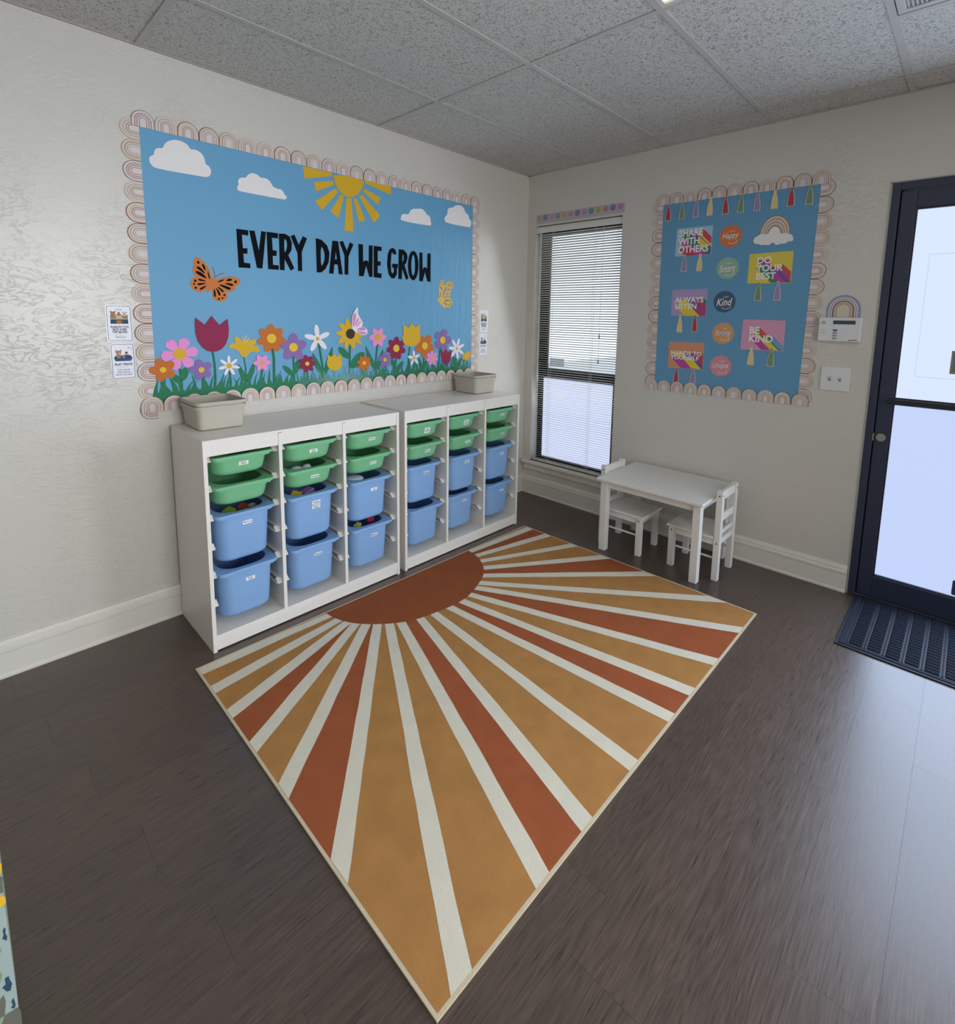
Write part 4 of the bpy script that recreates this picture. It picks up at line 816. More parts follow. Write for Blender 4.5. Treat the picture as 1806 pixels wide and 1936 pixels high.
FLOWERS = [('pink','tooth',(-2.543,1.278),0.0776,6,8,0.027,'gold',[(-2.546,1.246),(-2.545,1.154),(-2.542,1.114)],0.011,[[(-2.517,1.217),(-2.529,1.212),(-2.541,1.199),(-2.547,1.178),(-2.546,1.159),(-2.54,1.147),(-2.529,1.152),(-2.517,1.165),(-2.51,1.186),(-2.511,1.205)],[(-2.586,1.188),(-2.586,1.174),(-2.578,1.157),(-2.563,1.14),(-2.547,1.132),(-2.536,1.132),(-2.537,1.145),(-2.544,1.162),(-2.559,1.179),(-2.575,1.187)]],'large pink cosmos cutout with ragged petals'),('orange','round',(-2.616,1.207),0.0559,5,108,0.013,'yellow',[(-2.625,1.172),(-2.625,1.124)],0.007,[],'orange flower cutout overlapping the left border'),('purple','round',(-2.455,1.197),0.0526,5,104,0.013,'yellow',[(-2.452,1.169),(-2.454,1.106)],0.006,[],'small purple flower cutout left of the tall red tulip'),('white','thin',(-2.328,1.209),0.052,7,90,0.013,'gold',[(-2.328,1.186),(-2.323,1.15),(-2.321,1.097)],0.009,[],'white daisy cutout right of the tall red tulip stem'),('orange','round7',(-2.109,1.343),0.077,7,91,0.025,'yellow',[(-2.108,1.3),(-2.1,1.238),(-2.104,1.085)],0.014,[],'tall orange flower cutout with seven petals'),('pink','point',(-2.164,1.216),0.0488,6,0,0.012,'gold',[(-2.167,1.19),(-2.173,1.108)],0.007,[],'small pink star flower cutout under the yellow lily'),('purple','round',(-1.991,1.292),0.0783,5,88,0.024,'yellow',[(-1.994,1.254),(-1.992,1.19),(-1.993,1.093)],0.011,[[(-2.055,1.195),(-2.053,1.182),(-2.042,1.163),(-2.022,1.143),(-2.002,1.133),(-1.988,1.131),(-1.99,1.145),(-2.001,1.164),(-2.021,1.184),(-2.04,1.194)],[(-1.961,1.226),(-1.974,1.219),(-1.986,1.202),(-1.994,1.176),(-1.993,1.155),(-1.988,1.142),(-1.976,1.149),(-1.962,1.166),(-1.954,1.191),(-1.955,1.213)]],'big purple flower cutout right of the tall orange one'),('crimson','round7',(-1.915,1.198),0.051,7,102,0.012,'yellow',[(-1.914,1.16),(-1.909,1.086)],0.008,[],'small crimson flower cutout under the white five petal flower'),('white','thin5',(-1.848,1.337),0.0801,5,95,0.011,'gold',[(-1.841,1.311),(-1.822,1.181),(-1.814,1.086)],0.013,[[(-1.882,1.264),(-1.88,1.225),(-1.868,1.181),(-1.849,1.147),(-1.83,1.121),(-1.812,1.127),(-1.823,1.157),(-1.836,1.192),(-1.86,1.232)],[(-1.754,1.297),(-1.776,1.256),(-1.799,1.205),(-1.812,1.162),(-1.822,1.127),(-1.804,1.121),(-1.786,1.153),(-1.767,1.195),(-1.755,1.25)]],'large white flower cutout with five long petals'),('gold','point',(-1.638,1.362),0.101,10,104,0.03,'brown',[(-1.641,1.304),(-1.644,1.225),(-1.647,1.12)],0.013,[[(-1.718,1.285),(-1.72,1.269),(-1.71,1.247),(-1.689,1.226),(-1.665,1.215),(-1.647,1.214),(-1.646,1.23),(-1.655,1.253),(-1.677,1.274),(-1.7,1.285)],[(-1.544,1.251),(-1.571,1.251),(-1.603,1.235),(-1.631,1.206),(-1.642,1.175),(-1.639,1.153),(-1.614,1.154),(-1.581,1.167),(-1.552,1.197),(-1.54,1.228)]],'yellow sunflower cutout with a dark brown centre'),('orange','round7',(-1.547,1.183),0.05,8,80,0.012,'yellow',[(-1.555,1.153),(-1.555,1.107)],0.007,[],'small orange flower cutout right of the sunflower stem'),('pink','point',(-1.445,1.338),0.0671,6,0,0.023,'gold',[(-1.448,1.299),(-1.462,1.184),(-1.461,1.1)],0.013,[[(-1.536,1.293),(-1.532,1.249),(-1.518,1.199),(-1.495,1.161),(-1.472,1.131),(-1.453,1.136),(-1.467,1.169),(-1.485,1.21),(-1.512,1.256)],[(-1.404,1.268),(-1.425,1.236),(-1.446,1.198),(-1.457,1.164),(-1.466,1.136),(-1.448,1.13),(-1.43,1.155),(-1.413,1.187),(-1.404,1.23)]],'pink star flower cutout right of the sunflower'),('purple','tooth',(-1.395,1.196),0.0501,5,95,0.012,'yellow',[(-1.391,1.156),(-1.386,1.095)],0.008,[],'small purple frilled flower cutout left of the crimson flower'),('crimson','round7',(-1.306,1.265),0.0765,7,86,0.024,'yellow',[(-1.307,1.217),(-1.315,1.083)],0.013,[[(-1.342,1.201),(-1.349,1.191),(-1.349,1.173),(-1.341,1.152),(-1.327,1.138),(-1.314,1.131),(-1.308,1.142),(-1.307,1.16),(-1.316,1.181),(-1.329,1.195)],[(-1.249,1.181),(-1.265,1.177),(-1.284,1.163),(-1.303,1.141),(-1.311,1.12),(-1.31,1.107),(-1.295,1.111),(-1.275,1.124),(-1.256,1.147),(-1.248,1.167)]],'large crimson flower cutout left of the big yellow tulip'),('white','thin5',(-1.163,1.196),0.0522,5,95,0.011,'gold',[(-1.161,1.166),(-1.163,1.099)],0.008,[],'small white flower cutout under the big yellow tulip'),('orange','round',(-1.07,1.274),0.0842,5,126,0.025,'yellow',[(-1.076,1.21),(-1.085,1.082)],0.013,[[(-1.124,1.204),(-1.127,1.177),(-1.123,1.147),(-1.11,1.123),(-1.097,1.105),(-1.08,1.108),(-1.084,1.128),(-1.091,1.153),(-1.107,1.181)],[(-1.048,1.196),(-1.063,1.176),(-1.077,1.15),(-1.083,1.126),(-1.087,1.108),(-1.07,1.103),(-1.059,1.12),(-1.047,1.142),(-1.044,1.171)]],'orange flower cutout right of the big yellow tulip'),('pink','tooth',(-1.007,1.188),0.0514,7,90,0.012,'gold',[(-1.006,1.15),(-1.001,1.088)],0.007,[],'small pink frilled flower cutout left of the small red tulip'),('purple','tooth',(-0.91,1.31),0.0786,5,72,0.025,'yellow',[(-0.933,1.261),(-0.94,1.196),(-0.945,1.076)],0.013,[],'purple frilled flower cutout above the small red tulip'),('white','thin',(-0.776,1.246),0.0784,7,72,0.011,'gold',[(-0.779,1.21),(-0.782,1.091)],0.01,[[(-0.81,1.194),(-0.819,1.183),(-0.82,1.163),(-0.812,1.139),(-0.798,1.121),(-0.784,1.112),(-0.776,1.124),(-0.773,1.144),(-0.781,1.168),(-0.795,1.186)],[(-0.723,1.182),(-0.745,1.167),(-0.766,1.147),(-0.776,1.127),(-0.783,1.111),(-0.766,1.104),(-0.75,1.116),(-0.734,1.133),(-0.725,1.158)]],'white daisy cutout near the right end of the meadow')]
TULIPS = [('crimson',[(-2.469,1.449),(-2.428,1.414),(-2.397,1.458),(-2.363,1.413),(-2.324,1.444),(-2.32,1.396),(-2.325,1.352),(-2.337,1.32),(-2.356,1.296),(-2.38,1.284),(-2.4,1.282),(-2.424,1.287),(-2.446,1.307),(-2.464,1.338),(-2.472,1.379),(-2.472,1.415)],[(-2.405,1.283),(-2.395,1.283),(-2.389,1.222),(-2.388,1.158),(-2.392,1.084),(-2.403,1.085),(-2.399,1.159),(-2.399,1.223)],'tall crimson tulip cutout'),('gold',[(-1.792,1.245),(-1.765,1.23),(-1.746,1.252),(-1.732,1.23),(-1.702,1.246),(-1.704,1.227),(-1.695,1.199),(-1.699,1.174),(-1.716,1.153),(-1.746,1.147),(-1.774,1.156),(-1.792,1.179),(-1.795,1.201),(-1.787,1.222)],[(-1.75,1.152),(-1.744,1.151),(-1.743,1.114),(-1.751,1.114)],'small yellow tulip cutout left of the sunflower'),('gold',[(-1.252,1.418),(-1.206,1.397),(-1.182,1.429),(-1.155,1.4),(-1.11,1.422),(-1.116,1.381),(-1.106,1.337),(-1.111,1.31),(-1.139,1.283),(-1.183,1.271),(-1.226,1.28),(-1.252,1.305),(-1.259,1.332),(-1.247,1.366)],[(-1.203,1.273),(-1.191,1.273),(-1.203,1.188),(-1.205,1.086),(-1.216,1.087),(-1.213,1.188)],'big yellow tulip cutout near the right end of the meadow'),('crimson',[(-0.927,1.247),(-0.899,1.219),(-0.88,1.249),(-0.858,1.221),(-0.829,1.239),(-0.827,1.203),(-0.838,1.162),(-0.86,1.138),(-0.888,1.137),(-0.915,1.162),(-0.928,1.208)],[(-0.878,1.143),(-0.871,1.143),(-0.87,1.096),(-0.878,1.097)],'small crimson tulip cutout below the purple frilled flower')]
LILIES = [([(-2.325,1.305),(-2.318,1.319),(-2.299,1.323),(-2.288,1.322),(-2.298,1.341),(-2.295,1.353),(-2.282,1.355),(-2.27,1.347),(-2.258,1.334),(-2.248,1.324),(-2.241,1.326),(-2.23,1.334),(-2.21,1.34),(-2.191,1.338),(-2.188,1.329),(-2.195,1.316),(-2.208,1.308),(-2.185,1.304),(-2.173,1.289),(-2.175,1.277),(-2.19,1.272),(-2.206,1.278),(-2.222,1.275),(-2.236,1.257),(-2.251,1.248),(-2.265,1.254),(-2.273,1.272),(-2.284,1.286),(-2.3,1.296),(-2.319,1.298)],[(-2.257,1.252),(-2.251,1.251),(-2.244,1.198),(-2.243,1.104),(-2.252,1.105),(-2.251,1.198)],[[(-2.284,1.22),(-2.284,1.192),(-2.278,1.16),(-2.266,1.136),(-2.253,1.118),(-2.24,1.123),(-2.246,1.144),(-2.254,1.17),(-2.269,1.198)],[(-2.196,1.237),(-2.214,1.21),(-2.231,1.177),(-2.24,1.147),(-2.247,1.123),(-2.233,1.117),(-2.22,1.139),(-2.206,1.166),(-2.198,1.204)]],[[(-2.248,1.324),(-2.259,1.354),(-2.255,1.356),(-2.243,1.326)],[(-2.245,1.327),(-2.243,1.362),(-2.237,1.362),(-2.241,1.326)],[(-2.242,1.326),(-2.226,1.35),(-2.222,1.347),(-2.238,1.323)]],'yellow lily cutout with open petals right of the tall red tulip'),([(-0.721,1.199),(-0.694,1.209),(-0.671,1.223),(-0.641,1.224),(-0.628,1.195),(-0.652,1.17),(-0.667,1.149),(-0.694,1.166),(-0.723,1.163),(-0.712,1.182)],[(-0.677,1.156),(-0.669,1.156),(-0.666,1.088),(-0.676,1.089)],[],[],'small yellow lily cutout at the right edge of the meadow')]
POSTERS = [('SHARE\nWITH\nOTHERS',[(1.257,2.065),(1.485,2.064),(1.485,1.885),(1.252,1.89)],'poster_blue'),('DO\nYOUR\nBEST',[(1.712,1.874),(1.944,1.878),(1.943,1.699),(1.711,1.704)],'poster_yellow'),('ALWAYS\nLISTEN',[(1.249,1.675),(1.479,1.68),(1.481,1.504),(1.248,1.51)],'poster_lilac'),('BE\nKIND',[(1.705,1.491),(1.936,1.488),(1.936,1.312),(1.701,1.311)],'poster_pink'),('HANDS TO\nYOURSELF',[(1.248,1.336),(1.482,1.338),(1.484,1.169),(1.251,1.164)],'poster_peach')]
TEXTBOX = [[(1.269,2.055),(1.466,1.908)],[(1.752,1.855),(1.897,1.724)],[(1.271,1.629),(1.458,1.552)],[(1.746,1.449),(1.877,1.358)],[(1.263,1.28),(1.47,1.222)]]
BADGES = [('Happy',(1.595,1.989),'badge_orange'),('Smart',(1.59,1.799),'badge_sage'),('Kind',(1.587,1.597),'badge_slate'),('Strong',(1.592,1.403),'badge_tan'),('Unique',(1.592,1.2),'badge_pink')]
TASSELS = [('red',(1.191,2.227),(1.191,2.116)),('green',(1.282,2.229),(1.281,2.118)),('lilac',(1.371,2.23),(1.37,2.119)),('cream',(1.461,2.237),(1.464,2.119)),('red',(1.551,2.226),(1.548,2.117)),('green',(1.642,2.229),(1.644,2.116)),('lilac',(1.731,2.231),(1.73,2.114)),('cream',(1.823,2.225),(1.822,2.114)),('red',(1.908,2.227),(1.908,2.117)),('green',(1.999,2.227),(2.0,2.115)),('lilac',(1.319,1.899),(1.322,1.784)),('cream',(1.419,1.898),(1.422,1.784)),('green',(1.776,1.71),(1.777,1.596)),('lilac',(1.88,1.711),(1.882,1.596)),('cream',(1.315,1.511),(1.317,1.395)),('red',(1.413,1.514),(1.414,1.401)),('cream',(1.765,1.328),(1.765,1.213)),('green',(1.876,1.329),(1.879,1.213)),('red',(1.313,1.169),(1.316,1.058)),('lilac',(1.424,1.177),(1.426,1.067))]
RCLOUD = [(1.727,1.944),(1.727,1.956),(1.736,1.97),(1.75,1.976),(1.758,1.983),(1.775,1.988),(1.796,1.977),(1.808,1.99),(1.82,2.016),(1.836,2.023),(1.854,2.012),(1.866,1.982),(1.878,1.975),(1.891,1.981),(1.911,1.972),(1.928,1.969),(1.935,1.952),(1.938,1.941),(1.933,1.93),(1.909,1.932),(1.904,1.923),(1.888,1.919),(1.872,1.923),(1.861,1.915),(1.845,1.919),(1.832,1.934),(1.825,1.927),(1.811,1.917),(1.794,1.923),(1.772,1.921),(1.751,1.93),(1.736,1.931)]
RBOW = [(1.758,1.98),(1.917,1.971),(1.83,2.083)]
ALARM = [(2.098,1.508),(2.294,1.512),(2.298,1.379),(2.107,1.375)]

def scallop_mesh(name, cols):
    """one rainbow arch, printed bands from the outside in; local u along the strip, v outward"""
    rads = [0.0434, 0.0400, 0.0322, 0.0298, 0.0228, 0.0206, 0.0146, 0.0122]
    base = 0.0262; n = 10; b = MB()
    def arch(r):
        pts = [(r, 0.0)]
        for i in range(n+1):
            a = PI*i/n; pts.append((r*math.cos(a), base+r*math.sin(a)*1.0))
        return pts+[(-r, 0.0)]
    names = list(dict.fromkeys(cols)); th = 0.0012
    for k, r in enumerate(rads):
        b.cur = names.index(cols[k]); A = arch(r)
        if k+1 < len(rads):
            C = arch(rads[k+1]); m_ = len(A); vs = [(p[0], p[1], th) for p in A]+[(p[0], p[1], th) for p in C]
            b.add(vs, [(i, i+1, m_+i+1, m_+i) for i in range(m_-1)])
        else:
            b.add([(p[0], p[1], th) for p in A], [tuple(range(len(A)))])
    b.cur = 0; A = arch(rads[0]); m_ = len(A)
    b.add([(p[0], p[1], th) for p in A]+[(p[0], p[1], 0) for p in A], [(i, m_+i, m_+(i+1) % m_, (i+1) % m_) for i in range(m_)])
    return b.mesh(name, [cm(c) for c in names], recalc=False)
SC = [scallop_mesh('scallop', c) for c in (
    ['rose', 'cream1', 'grey', 'cream2', 'rose', 'cream2', 'grey', 'pinkw'], ['tan', 'cream1', 'roseline', 'cream1', 'grey', 'cream2', 'tan', 'pinkw'], ['grey', 'pinkw', 'rose', 'pinkc', 'roseline', 'cream2', 'rose', 'pinkw'],
    ['pinkc', 'cream1', 'grey', 'cream2', 'roseline', 'cream1', 'rose', 'pinkw'], ['rose', 'cream2', 'tan', 'cream1', 'rose', 'pinkc', 'grey', 'pinkw'])]
def border(plane, name_label, start, step, count, direction, d, k0=0):
    """strip of arches; direction: outward unit vector in wall (u,v); start = first arch centre on its flat edge"""
    t = empty('border_trim', on(plane, start[0], start[1], d))
    tag(t, name_label, 'border trim', 'rainbow scalloped border trims round the boards')
    du, dv = step
    ang = math.atan2(direction[1], direction[0])-PI/2
    for k in range(count):
        o = link('scallop', SC[(k+k0) % 5 if (k+k0) % 7 else (k+3) % 5], t)
        c, s_ = math.cos(ang), math.sin(ang)
        # local (u, v, depth) axes as world vectors
        U = Vector(on(plane, c, s_, 0)); V = Vector(on(plane, -s_, c, 0)); N = Vector(on(plane, 0, 0, 1))
        R = Matrix((U, V, N)).transposed().to_4x4()
        R.translation = Vector(on(plane, du*k, dv*k, 0.00005*(k % 2)))
        o.matrix_local = R
    return t
# big board on the left wall
bb = MB(); NU, NV = 40, 24
sheet_obj_outline = [(-2.700, 1.03), (-0.575, 1.035), (-0.575, 2.325), (-2.700, 2.325)]
sheet(bb, 'L', [(-2.672, 1.050), (-0.607, 1.055), (-0.607, 2.292), (-2.672, 2.292)], 0.0003, 0.0013)
tag(bb.obj('board_paper', mat_creased(), recalc=False), 'large sky blue paper backing of the spring bulletin board', 'bulletin board')
DB = 0.0014
border('L', 'rainbow border trim along the top of the big board', (-2.630, 2.2655), (0.0879, 0), 24, (0, 1), DB+0.0012, 2)
border('L', 'rainbow border trim down the left side of the big board', (-2.6455, 2.252), (0, -0.0876), 15, (-1, 0), DB, 0)
border('L', 'rainbow border trim down the right side of the big board', (-0.6285, 2.236), (0, -0.0876), 14, (1, 0), DB, 1)
border('L', 'rainbow border trim along the bottom of the big board', (-2.668, 1.0165), (0.0872, 0.00055), 24, (0, 1), DB+0.0062, 3)
# clouds
for k, (o_, lab) in enumerate(zip(CLOUDS, ('large white paper cloud at the top left corner of the big board', 'white paper cloud left of the paper sun', 'small white paper cloud right of the paper sun', 'white paper cloud in the top right corner of the big board'))):
    tag(sheet_obj('paper_cloud', cm('cloud'), 'L', chaikin(o_, 2), 0.0014, 0.0026), lab, 'paper cloud', 'paper clouds on the big board')
sn = tag(empty('paper_sun', (0.0014, -1.42, 2.265)), 'golden paper half sun hanging from the top border', 'paper sun')
mv = lambda pts: [(p[0]+1.42, p[1]-2.265) for p in pts]
sheet_obj('sun_disc', cm('sun'), 'L', mv(chaikin(SUN_DISC[:1]+SUN_DISC[1:], 1)), 0.0002, 0.0016, sn)
for r_ in SUN_RAYS: sheet_obj('sun_ray', cm('sun'), 'L', mv(r_), 0.0, 0.0011, sn)
# letters
WORDS = ['EVERY', 'DAY', 'WE', 'GROW']; wi = 0; li = 0; seen = {}
for ch, o_, h_ in LETTERS:
    word = WORDS[wi]; nth = word[:li+1].count(ch); tot = word.count(ch)
    pre = '' if tot == 1 else ('first ' if nth == 1 else 'second ')
    rnd = ch in 'O'
    ob = sheet_obj('letter', BLACKP, 'L', chaikin(o_, 1) if rnd else o_, 0.0014, 0.0032, None, [chaikin(h_, 1) if (h_ and ch != 'A') else h_] if h_ else [])
    tag(ob, 'black card letter, the %s%s in the word %s' % (pre, ch, word), 'letter', 'black letters of the big board slogan')
    li += 1
    if li == len(word): wi += 1; li = 0
# butterflies
def flutter(name, lab, body, bc, parts):
    cu = sum(p[0] for p in body)/len(body); cv = sum(p[1] for p in body)/len(body)
    t = tag(empty(name, (0.0014, cu, cv)), lab, 'butterfly', 'paper butterflies on the big board')
    m2 = lambda pts: [(p[0]-cu, p[1]-cv) for p in pts]
    off = parts[0][3] if parts else 0
    sheet_obj('wings', cm(bc), 'L', m2(chaikin(body, 2)), off, off+0.0012, t)
    for nm, col, polys, o0, o1 in parts:
        for p in polys: sheet_obj(nm, BLACKP if col == 'black' else cm(col), 'L', m2(chaikin(p, 1)), o0, o1, t)
    return t
flutter('monarch_butterfly', 'orange and black paper butterfly left of the slogan', MONARCH, 'monarch', [('wing_spot', 'black', MONARCH_SPOTS, 0.0, 0.0016), ('antenna', 'antenna', MONARCH_ANT, 0.0, 0.0008)])
flutter('yellow_butterfly', 'yellow and lilac paper butterfly near the right edge of the board', YBUTTERFLY, 'ylw', [('wing_panel', 'lilac', YBUTTERFLY_PANELS, 0.0, 0.0016), ('wing_dot', 'brown', YBUTTERFLY_DOTS, 0.0, 0.0016)])
flutter('pink_butterfly', 'pink and white paper butterfly resting on the sunflower', PBUTTERFLY, 'white', [('wing_panel', 'pinkp', PBUTTERFLY_PANELS, 0.0052, 0.0068)])
# flowers
def petals(kind, C, R, n, a0):
    out = []
    if kind == 'tooth':
        pts = []
        for i in range(n):
            c0 = math.radians(a0)+2*PI*i/n; hw = PI/n*0.86
            for j in range(11):
                f_ = -1+2*j/10; a = c0+hw*f_
                rr = R*(0.98-0.20*abs(f_)**2.2) + (0.045*R if j % 2 else -0.02*R)
                if j in (0, 10): rr = R*0.62
                pts.append((C[0]+rr*math.cos(a), C[1]+rr*math.sin(a)))
            a = c0+PI/n; pts.append((C[0]+R*0.34*math.cos(a), C[1]+R*0.34*math.sin(a)))
        return [pts]
    for i in range(n):
        a = math.radians(a0)+2*PI*i/n; u = (math.cos(a), math.sin(a))
        if kind in ('round', 'round7'):
            w_ = R*math.sin(PI/n)*(0.60 if kind == 'round' else 0.68)
            L_ = R*0.5
            out.append(ell(C[0]+u[0]*(R-L_), C[1]+u[1]*(R-L_), L_, max(w_, R*0.24), a))
        elif kind in ('thin', 'thin5'):
            w_ = R*(0.155 if kind == 'thin' else 0.185)
            out.append(ell(C[0]+u[0]*R*0.56, C[1]+u[1]*R*0.56, R*0.44, w_, a))
        else:
            w_ = R*math.sin(PI/n)*0.56; P = lambda t, k: (C[0]+u[0]*R*t-u[1]*w_*k, C[1]+u[1]*R*t+u[0]*w_*k)
            out.append([P(0.1, -0.5), P(0.45, -0.95), P(0.62, -1), P(0.82, -0.62), P(1, 0), P(0.82, 0.62), P(0.62, 1), P(0.45, 0.95), P(0.1, 0.5)])
    out.append(ell(C[0], C[1], R*0.3, R*0.3))
    return out
FG = 'paper flowers in the meadow on the big board'
for col, kind, C, R, n, a0, rc, cc, stem, sw, leaves, lab in FLOWERS:
    t = tag(empty('paper_flower', (0.0014, C[0], C[1])), lab, 'paper flower', FG)
    m2 = lambda pts: [(p[0]-C[0], p[1]-C[1]) for p in pts]
    small = R < 0.06; d = (0.0030 if small else 0.0016)
    if len(stem) > 1:
        left, right = [], []
        for i, p in enumerate(stem):
            q0, q1 = stem[max(0, i-1)], stem[min(len(stem)-1, i+1)]
            dx, dy = q1[0]-q0[0], q1[1]-q0[1]; l = math.hypot(dx, dy) or 1
            left.append((p[0]-dy/l*sw/2, p[1]+dx/l*sw/2)); right.append((p[0]+dy/l*sw/2, p[1]-dx/l*sw/2))
        sheet_obj('stem', cm('leaf2'), 'L', m2(left+right[::-1]), 0.0, 0.0008+(0.0002 if small else 0), t)
    for l in leaves: sheet_obj('leaf', cm('leaf'), 'L', m2(chaikin(l, 1)), 0.0, 0.0010, t)
    sheets_obj('flower_head', cm(col), 'L', [m2(p) for p in petals(kind, C, R, n, a0)], d, d+0.0011, t, 0.00005)
    sheet_obj('flower_centre', cm(cc), 'L', m2(ell(C[0], C[1], rc, rc, 0, 24)), d, d+0.0023, t)
for col, o_, st_, lab in TULIPS:
    cu = sum(p[0] for p in o_)/len(o_); cv = sum(p[1] for p in o_)/len(o_)
    t = tag(empty('paper_tulip', (0.0014, cu, cv)), lab, 'paper flower', FG); m2 = lambda pts: [(p[0]-cu, p[1]-cv) for p in pts]
    sheet_obj('stem', cm('leaf2'), 'L', m2(st_), 0.0, 0.0009, t)
    sheet_obj('flower_head', cm(col), 'L', m2(o_), 0.0022, 0.0036, t)
for o_, st_, lv_, an_, lab in LILIES:
    cu = sum(p[0] for p in o_)/len(o_); cv = sum(p[1] for p in o_)/len(o_)
    t = tag(empty('paper_lily', (0.0014, cu, cv)), lab, 'paper flower', FG); m2 = lambda pts: [(p[0]-cu, p[1]-cv) for p in pts]
    sheet_obj('stem', cm('leaf2'), 'L', m2(st_), 0.0, 0.0009, t)
    for l in lv_: sheet_obj('leaf', cm('leaf'), 'L', m2(chaikin(l, 1)), 0.0, 0.0010, t)
    for l in an_: sheet_obj('stamen', mat('card_stamen', (238, 208, 120), 0.6), 'L', m2(l), 0.0010, 0.0020, t)
    sheet_obj('flower_head', cm('gold'), 'L', m2(chaikin(o_, 1)), 0.0010, 0.0024, t)
# grass cutouts
def grass_strip(u0, u1, lab, m_, seed):
    rg = random.Random(seed); b = MB()
    t = empty('paper_grass', (0.0014, u0, 1.05))
    polys = [[(0, 0.0), (u1-u0, 0.0), (u1-u0, 0.052), (0, 0.052)]]
    u = 0.0
    while u < u1-u0:
        h = rg.uniform(0.060, 0.120); lean = rg.uniform(-0.034, 0.034); w_ = rg.uniform(0.015, 0.025)
        L_, R_ = [], []
        for i in range(5):
            f_ = i/5; c_ = lean*f_*f_; hw = w_*(1-f_)**0.8*0.5
            L_.append((u+c_-hw, 0.03+h*f_*0.9)); R_.append((u+c_+hw, 0.03+h*f_*0.9))
        poly = L_+[(u+lean, 0.03+h*0.9)]+R_[::-1]
        lo, hi = min(p[0] for p in poly), max(p[0] for p in poly)
        if lo > -0.02 and hi < u1-u0+0.01: polys.append(poly)
        u += rg.uniform(0.009, 0.021)
    for k, p in enumerate(polys): sheet(b, 'L', p, 0.0, 0.0013+(0.00004*(k % 9+1) if k else 0))
    b.obj('grass_blades', m_, t, recalc=False)['kind'] = 'stuff'
    return tag(t, lab, 'paper grass', 'paper grass strips on the big board')
grass_strip(-2.652, -1.965, 'green paper grass strip at the left end of the meadow', cm('leaf'), 5)
grass_strip(-1.968, -1.30, 'green paper grass strip in the middle of the meadow', mat('glossy_grass', (38, 120, 84), 0.2, 0.6), 9)
grass_strip(-1.303, -0.635, 'green paper grass strip at the right end of the meadow', mat('glossy_grass2', (36, 116, 82), 0.25, 0.6), 14)

# kindness board on the back wall
sheet_b = MB(); sheet(sheet_b, 'B', [(1.130, 1.042), (2.070, 1.045), (2.073, 2.258), (1.125, 2.262)], 0.0003, 0.0013)
tag(sheet_b.obj('board_paper', PAPER, recalc=False), 'blue paper backing of the tall kindness board between window and door', 'bulletin board')
border('B', 'rainbow border trim along the top of the kindness board', (1.151, 2.2275), (0.0898, -0.0006), 11, (0, 1), DB+0.0012, 1)
border('B', 'rainbow border trim down the left side of the kindness board', (1.1535, 2.208), (0.0007, -0.0882), 14, (-1, 0), DB, 2)
border('B', 'rainbow border trim down the right side of the kindness board', (2.0475, 2.200), (-0.0012, -0.0876), 14, (1, 0), DB, 4)
border('B', 'rainbow border trim along the bottom of the kindness board', (1.142, 1.006), (0.0903, 0.0003), 11, (0, 1), DB+0.0024, 0)
STR = ['s_purple', 's_yellow', 's_red', 's_green', 's_magenta', 's_blue']
PLAB = ['pale blue poster reading share with others', 'yellow poster reading do your best', 'lilac poster reading always listen', 'pink poster reading be kind', 'peach poster reading hands to yourself']
SORD = [['s_green', 's_purple', 's_yellow', 's_red', 's_magenta'], ['s_purple', 's_magenta', 's_brick', 's_yellow', 's_green'], ['s_yellow', 's_purple', 's_red', 's_green', 's_yellow'], ['s_yellow', 's_green', 's_blue', 's_brick', 's_magenta'], ['s_yellow', 's_purple', 's_red', 's_green', 's_magenta']]
for (txt, q_, pc), tbx, lab, so in zip(POSTERS, TEXTBOX, PLAB, SORD):
    cu = sum(p[0] for p in q_)/4; cv = sum(p[1] for p in q_)/4
    t = tag(empty('poster', (cu, -0.0014, cv)), lab, 'poster', 'kindness posters on the tall board')
    m2 = lambda pts: [(p[0]-cu, p[1]-cv) for p in pts]
    qq = m2(q_); sheet_obj('poster_sheet', cm(pc), 'B', qq, 0.0, 0.0010, t)
    (a0, b0), (a1, b1) = m2(tbx); u0, u1 = min(a0, a1), max(a0, a1); v0, v1 = min(b0, b1), max(b0, b1)
    X0, X1 = min(p[0] for p in qq)+0.004, max(p[0] for p in qq)-0.004; Y0, Y1 = min(p[1] for p in qq)+0.004, max(p[1] for p in qq)-0.004
    # long printed drop-shadows running down to the right from each line of lettering
    rows = txt.split('\n'); wd = []
    for r_ in rows:
        q2 = text_shape(r_, bold=0.05)[0]; wd.append(max(p[0] for p in q2)-min(p[0] for p in q2))
    lh = (v1-v0)/len(rows); dd = 0.11; ci = 0
    for i, r_ in enumerate(rows):
        ur = u0+(u1-u0)*wd[i]/max(wd); vb = v1-lh*(i+1)+lh*0.08; vt = v1-lh*i-lh*0.06
        cuts = [u0+0.003, u0+(ur-u0)*0.4, u0+(ur-u0)*0.72, ur]
        bands = [[(a, vb+lh*0.5), (c, vb+lh*0.5), (c+dd, vb+lh*0.5-dd), (a+dd, vb+lh*0.5-dd)] for a, c in zip(cuts[:-1], cuts[1:])]
        bands.append([(ur-0.004, vt), (ur-0.004, vb), (ur+dd, vb-dd), (ur+dd, vt-dd)])
        for bnd in bands:
            poly = clip(ccw(bnd), X0, X1, Y0, Y1)
            if len(poly) > 2: sheet_obj('printed_shadow', cm(so[ci % 5]), 'B', poly, 0.0010, 0.00112+0.00003*ci, t)
            ci += 1
    text_obj('lettering', txt, cm('lettering'), 'B', (u0, v0, u1, v1), 0.0017, t, bold=0.03, lines=0.86)
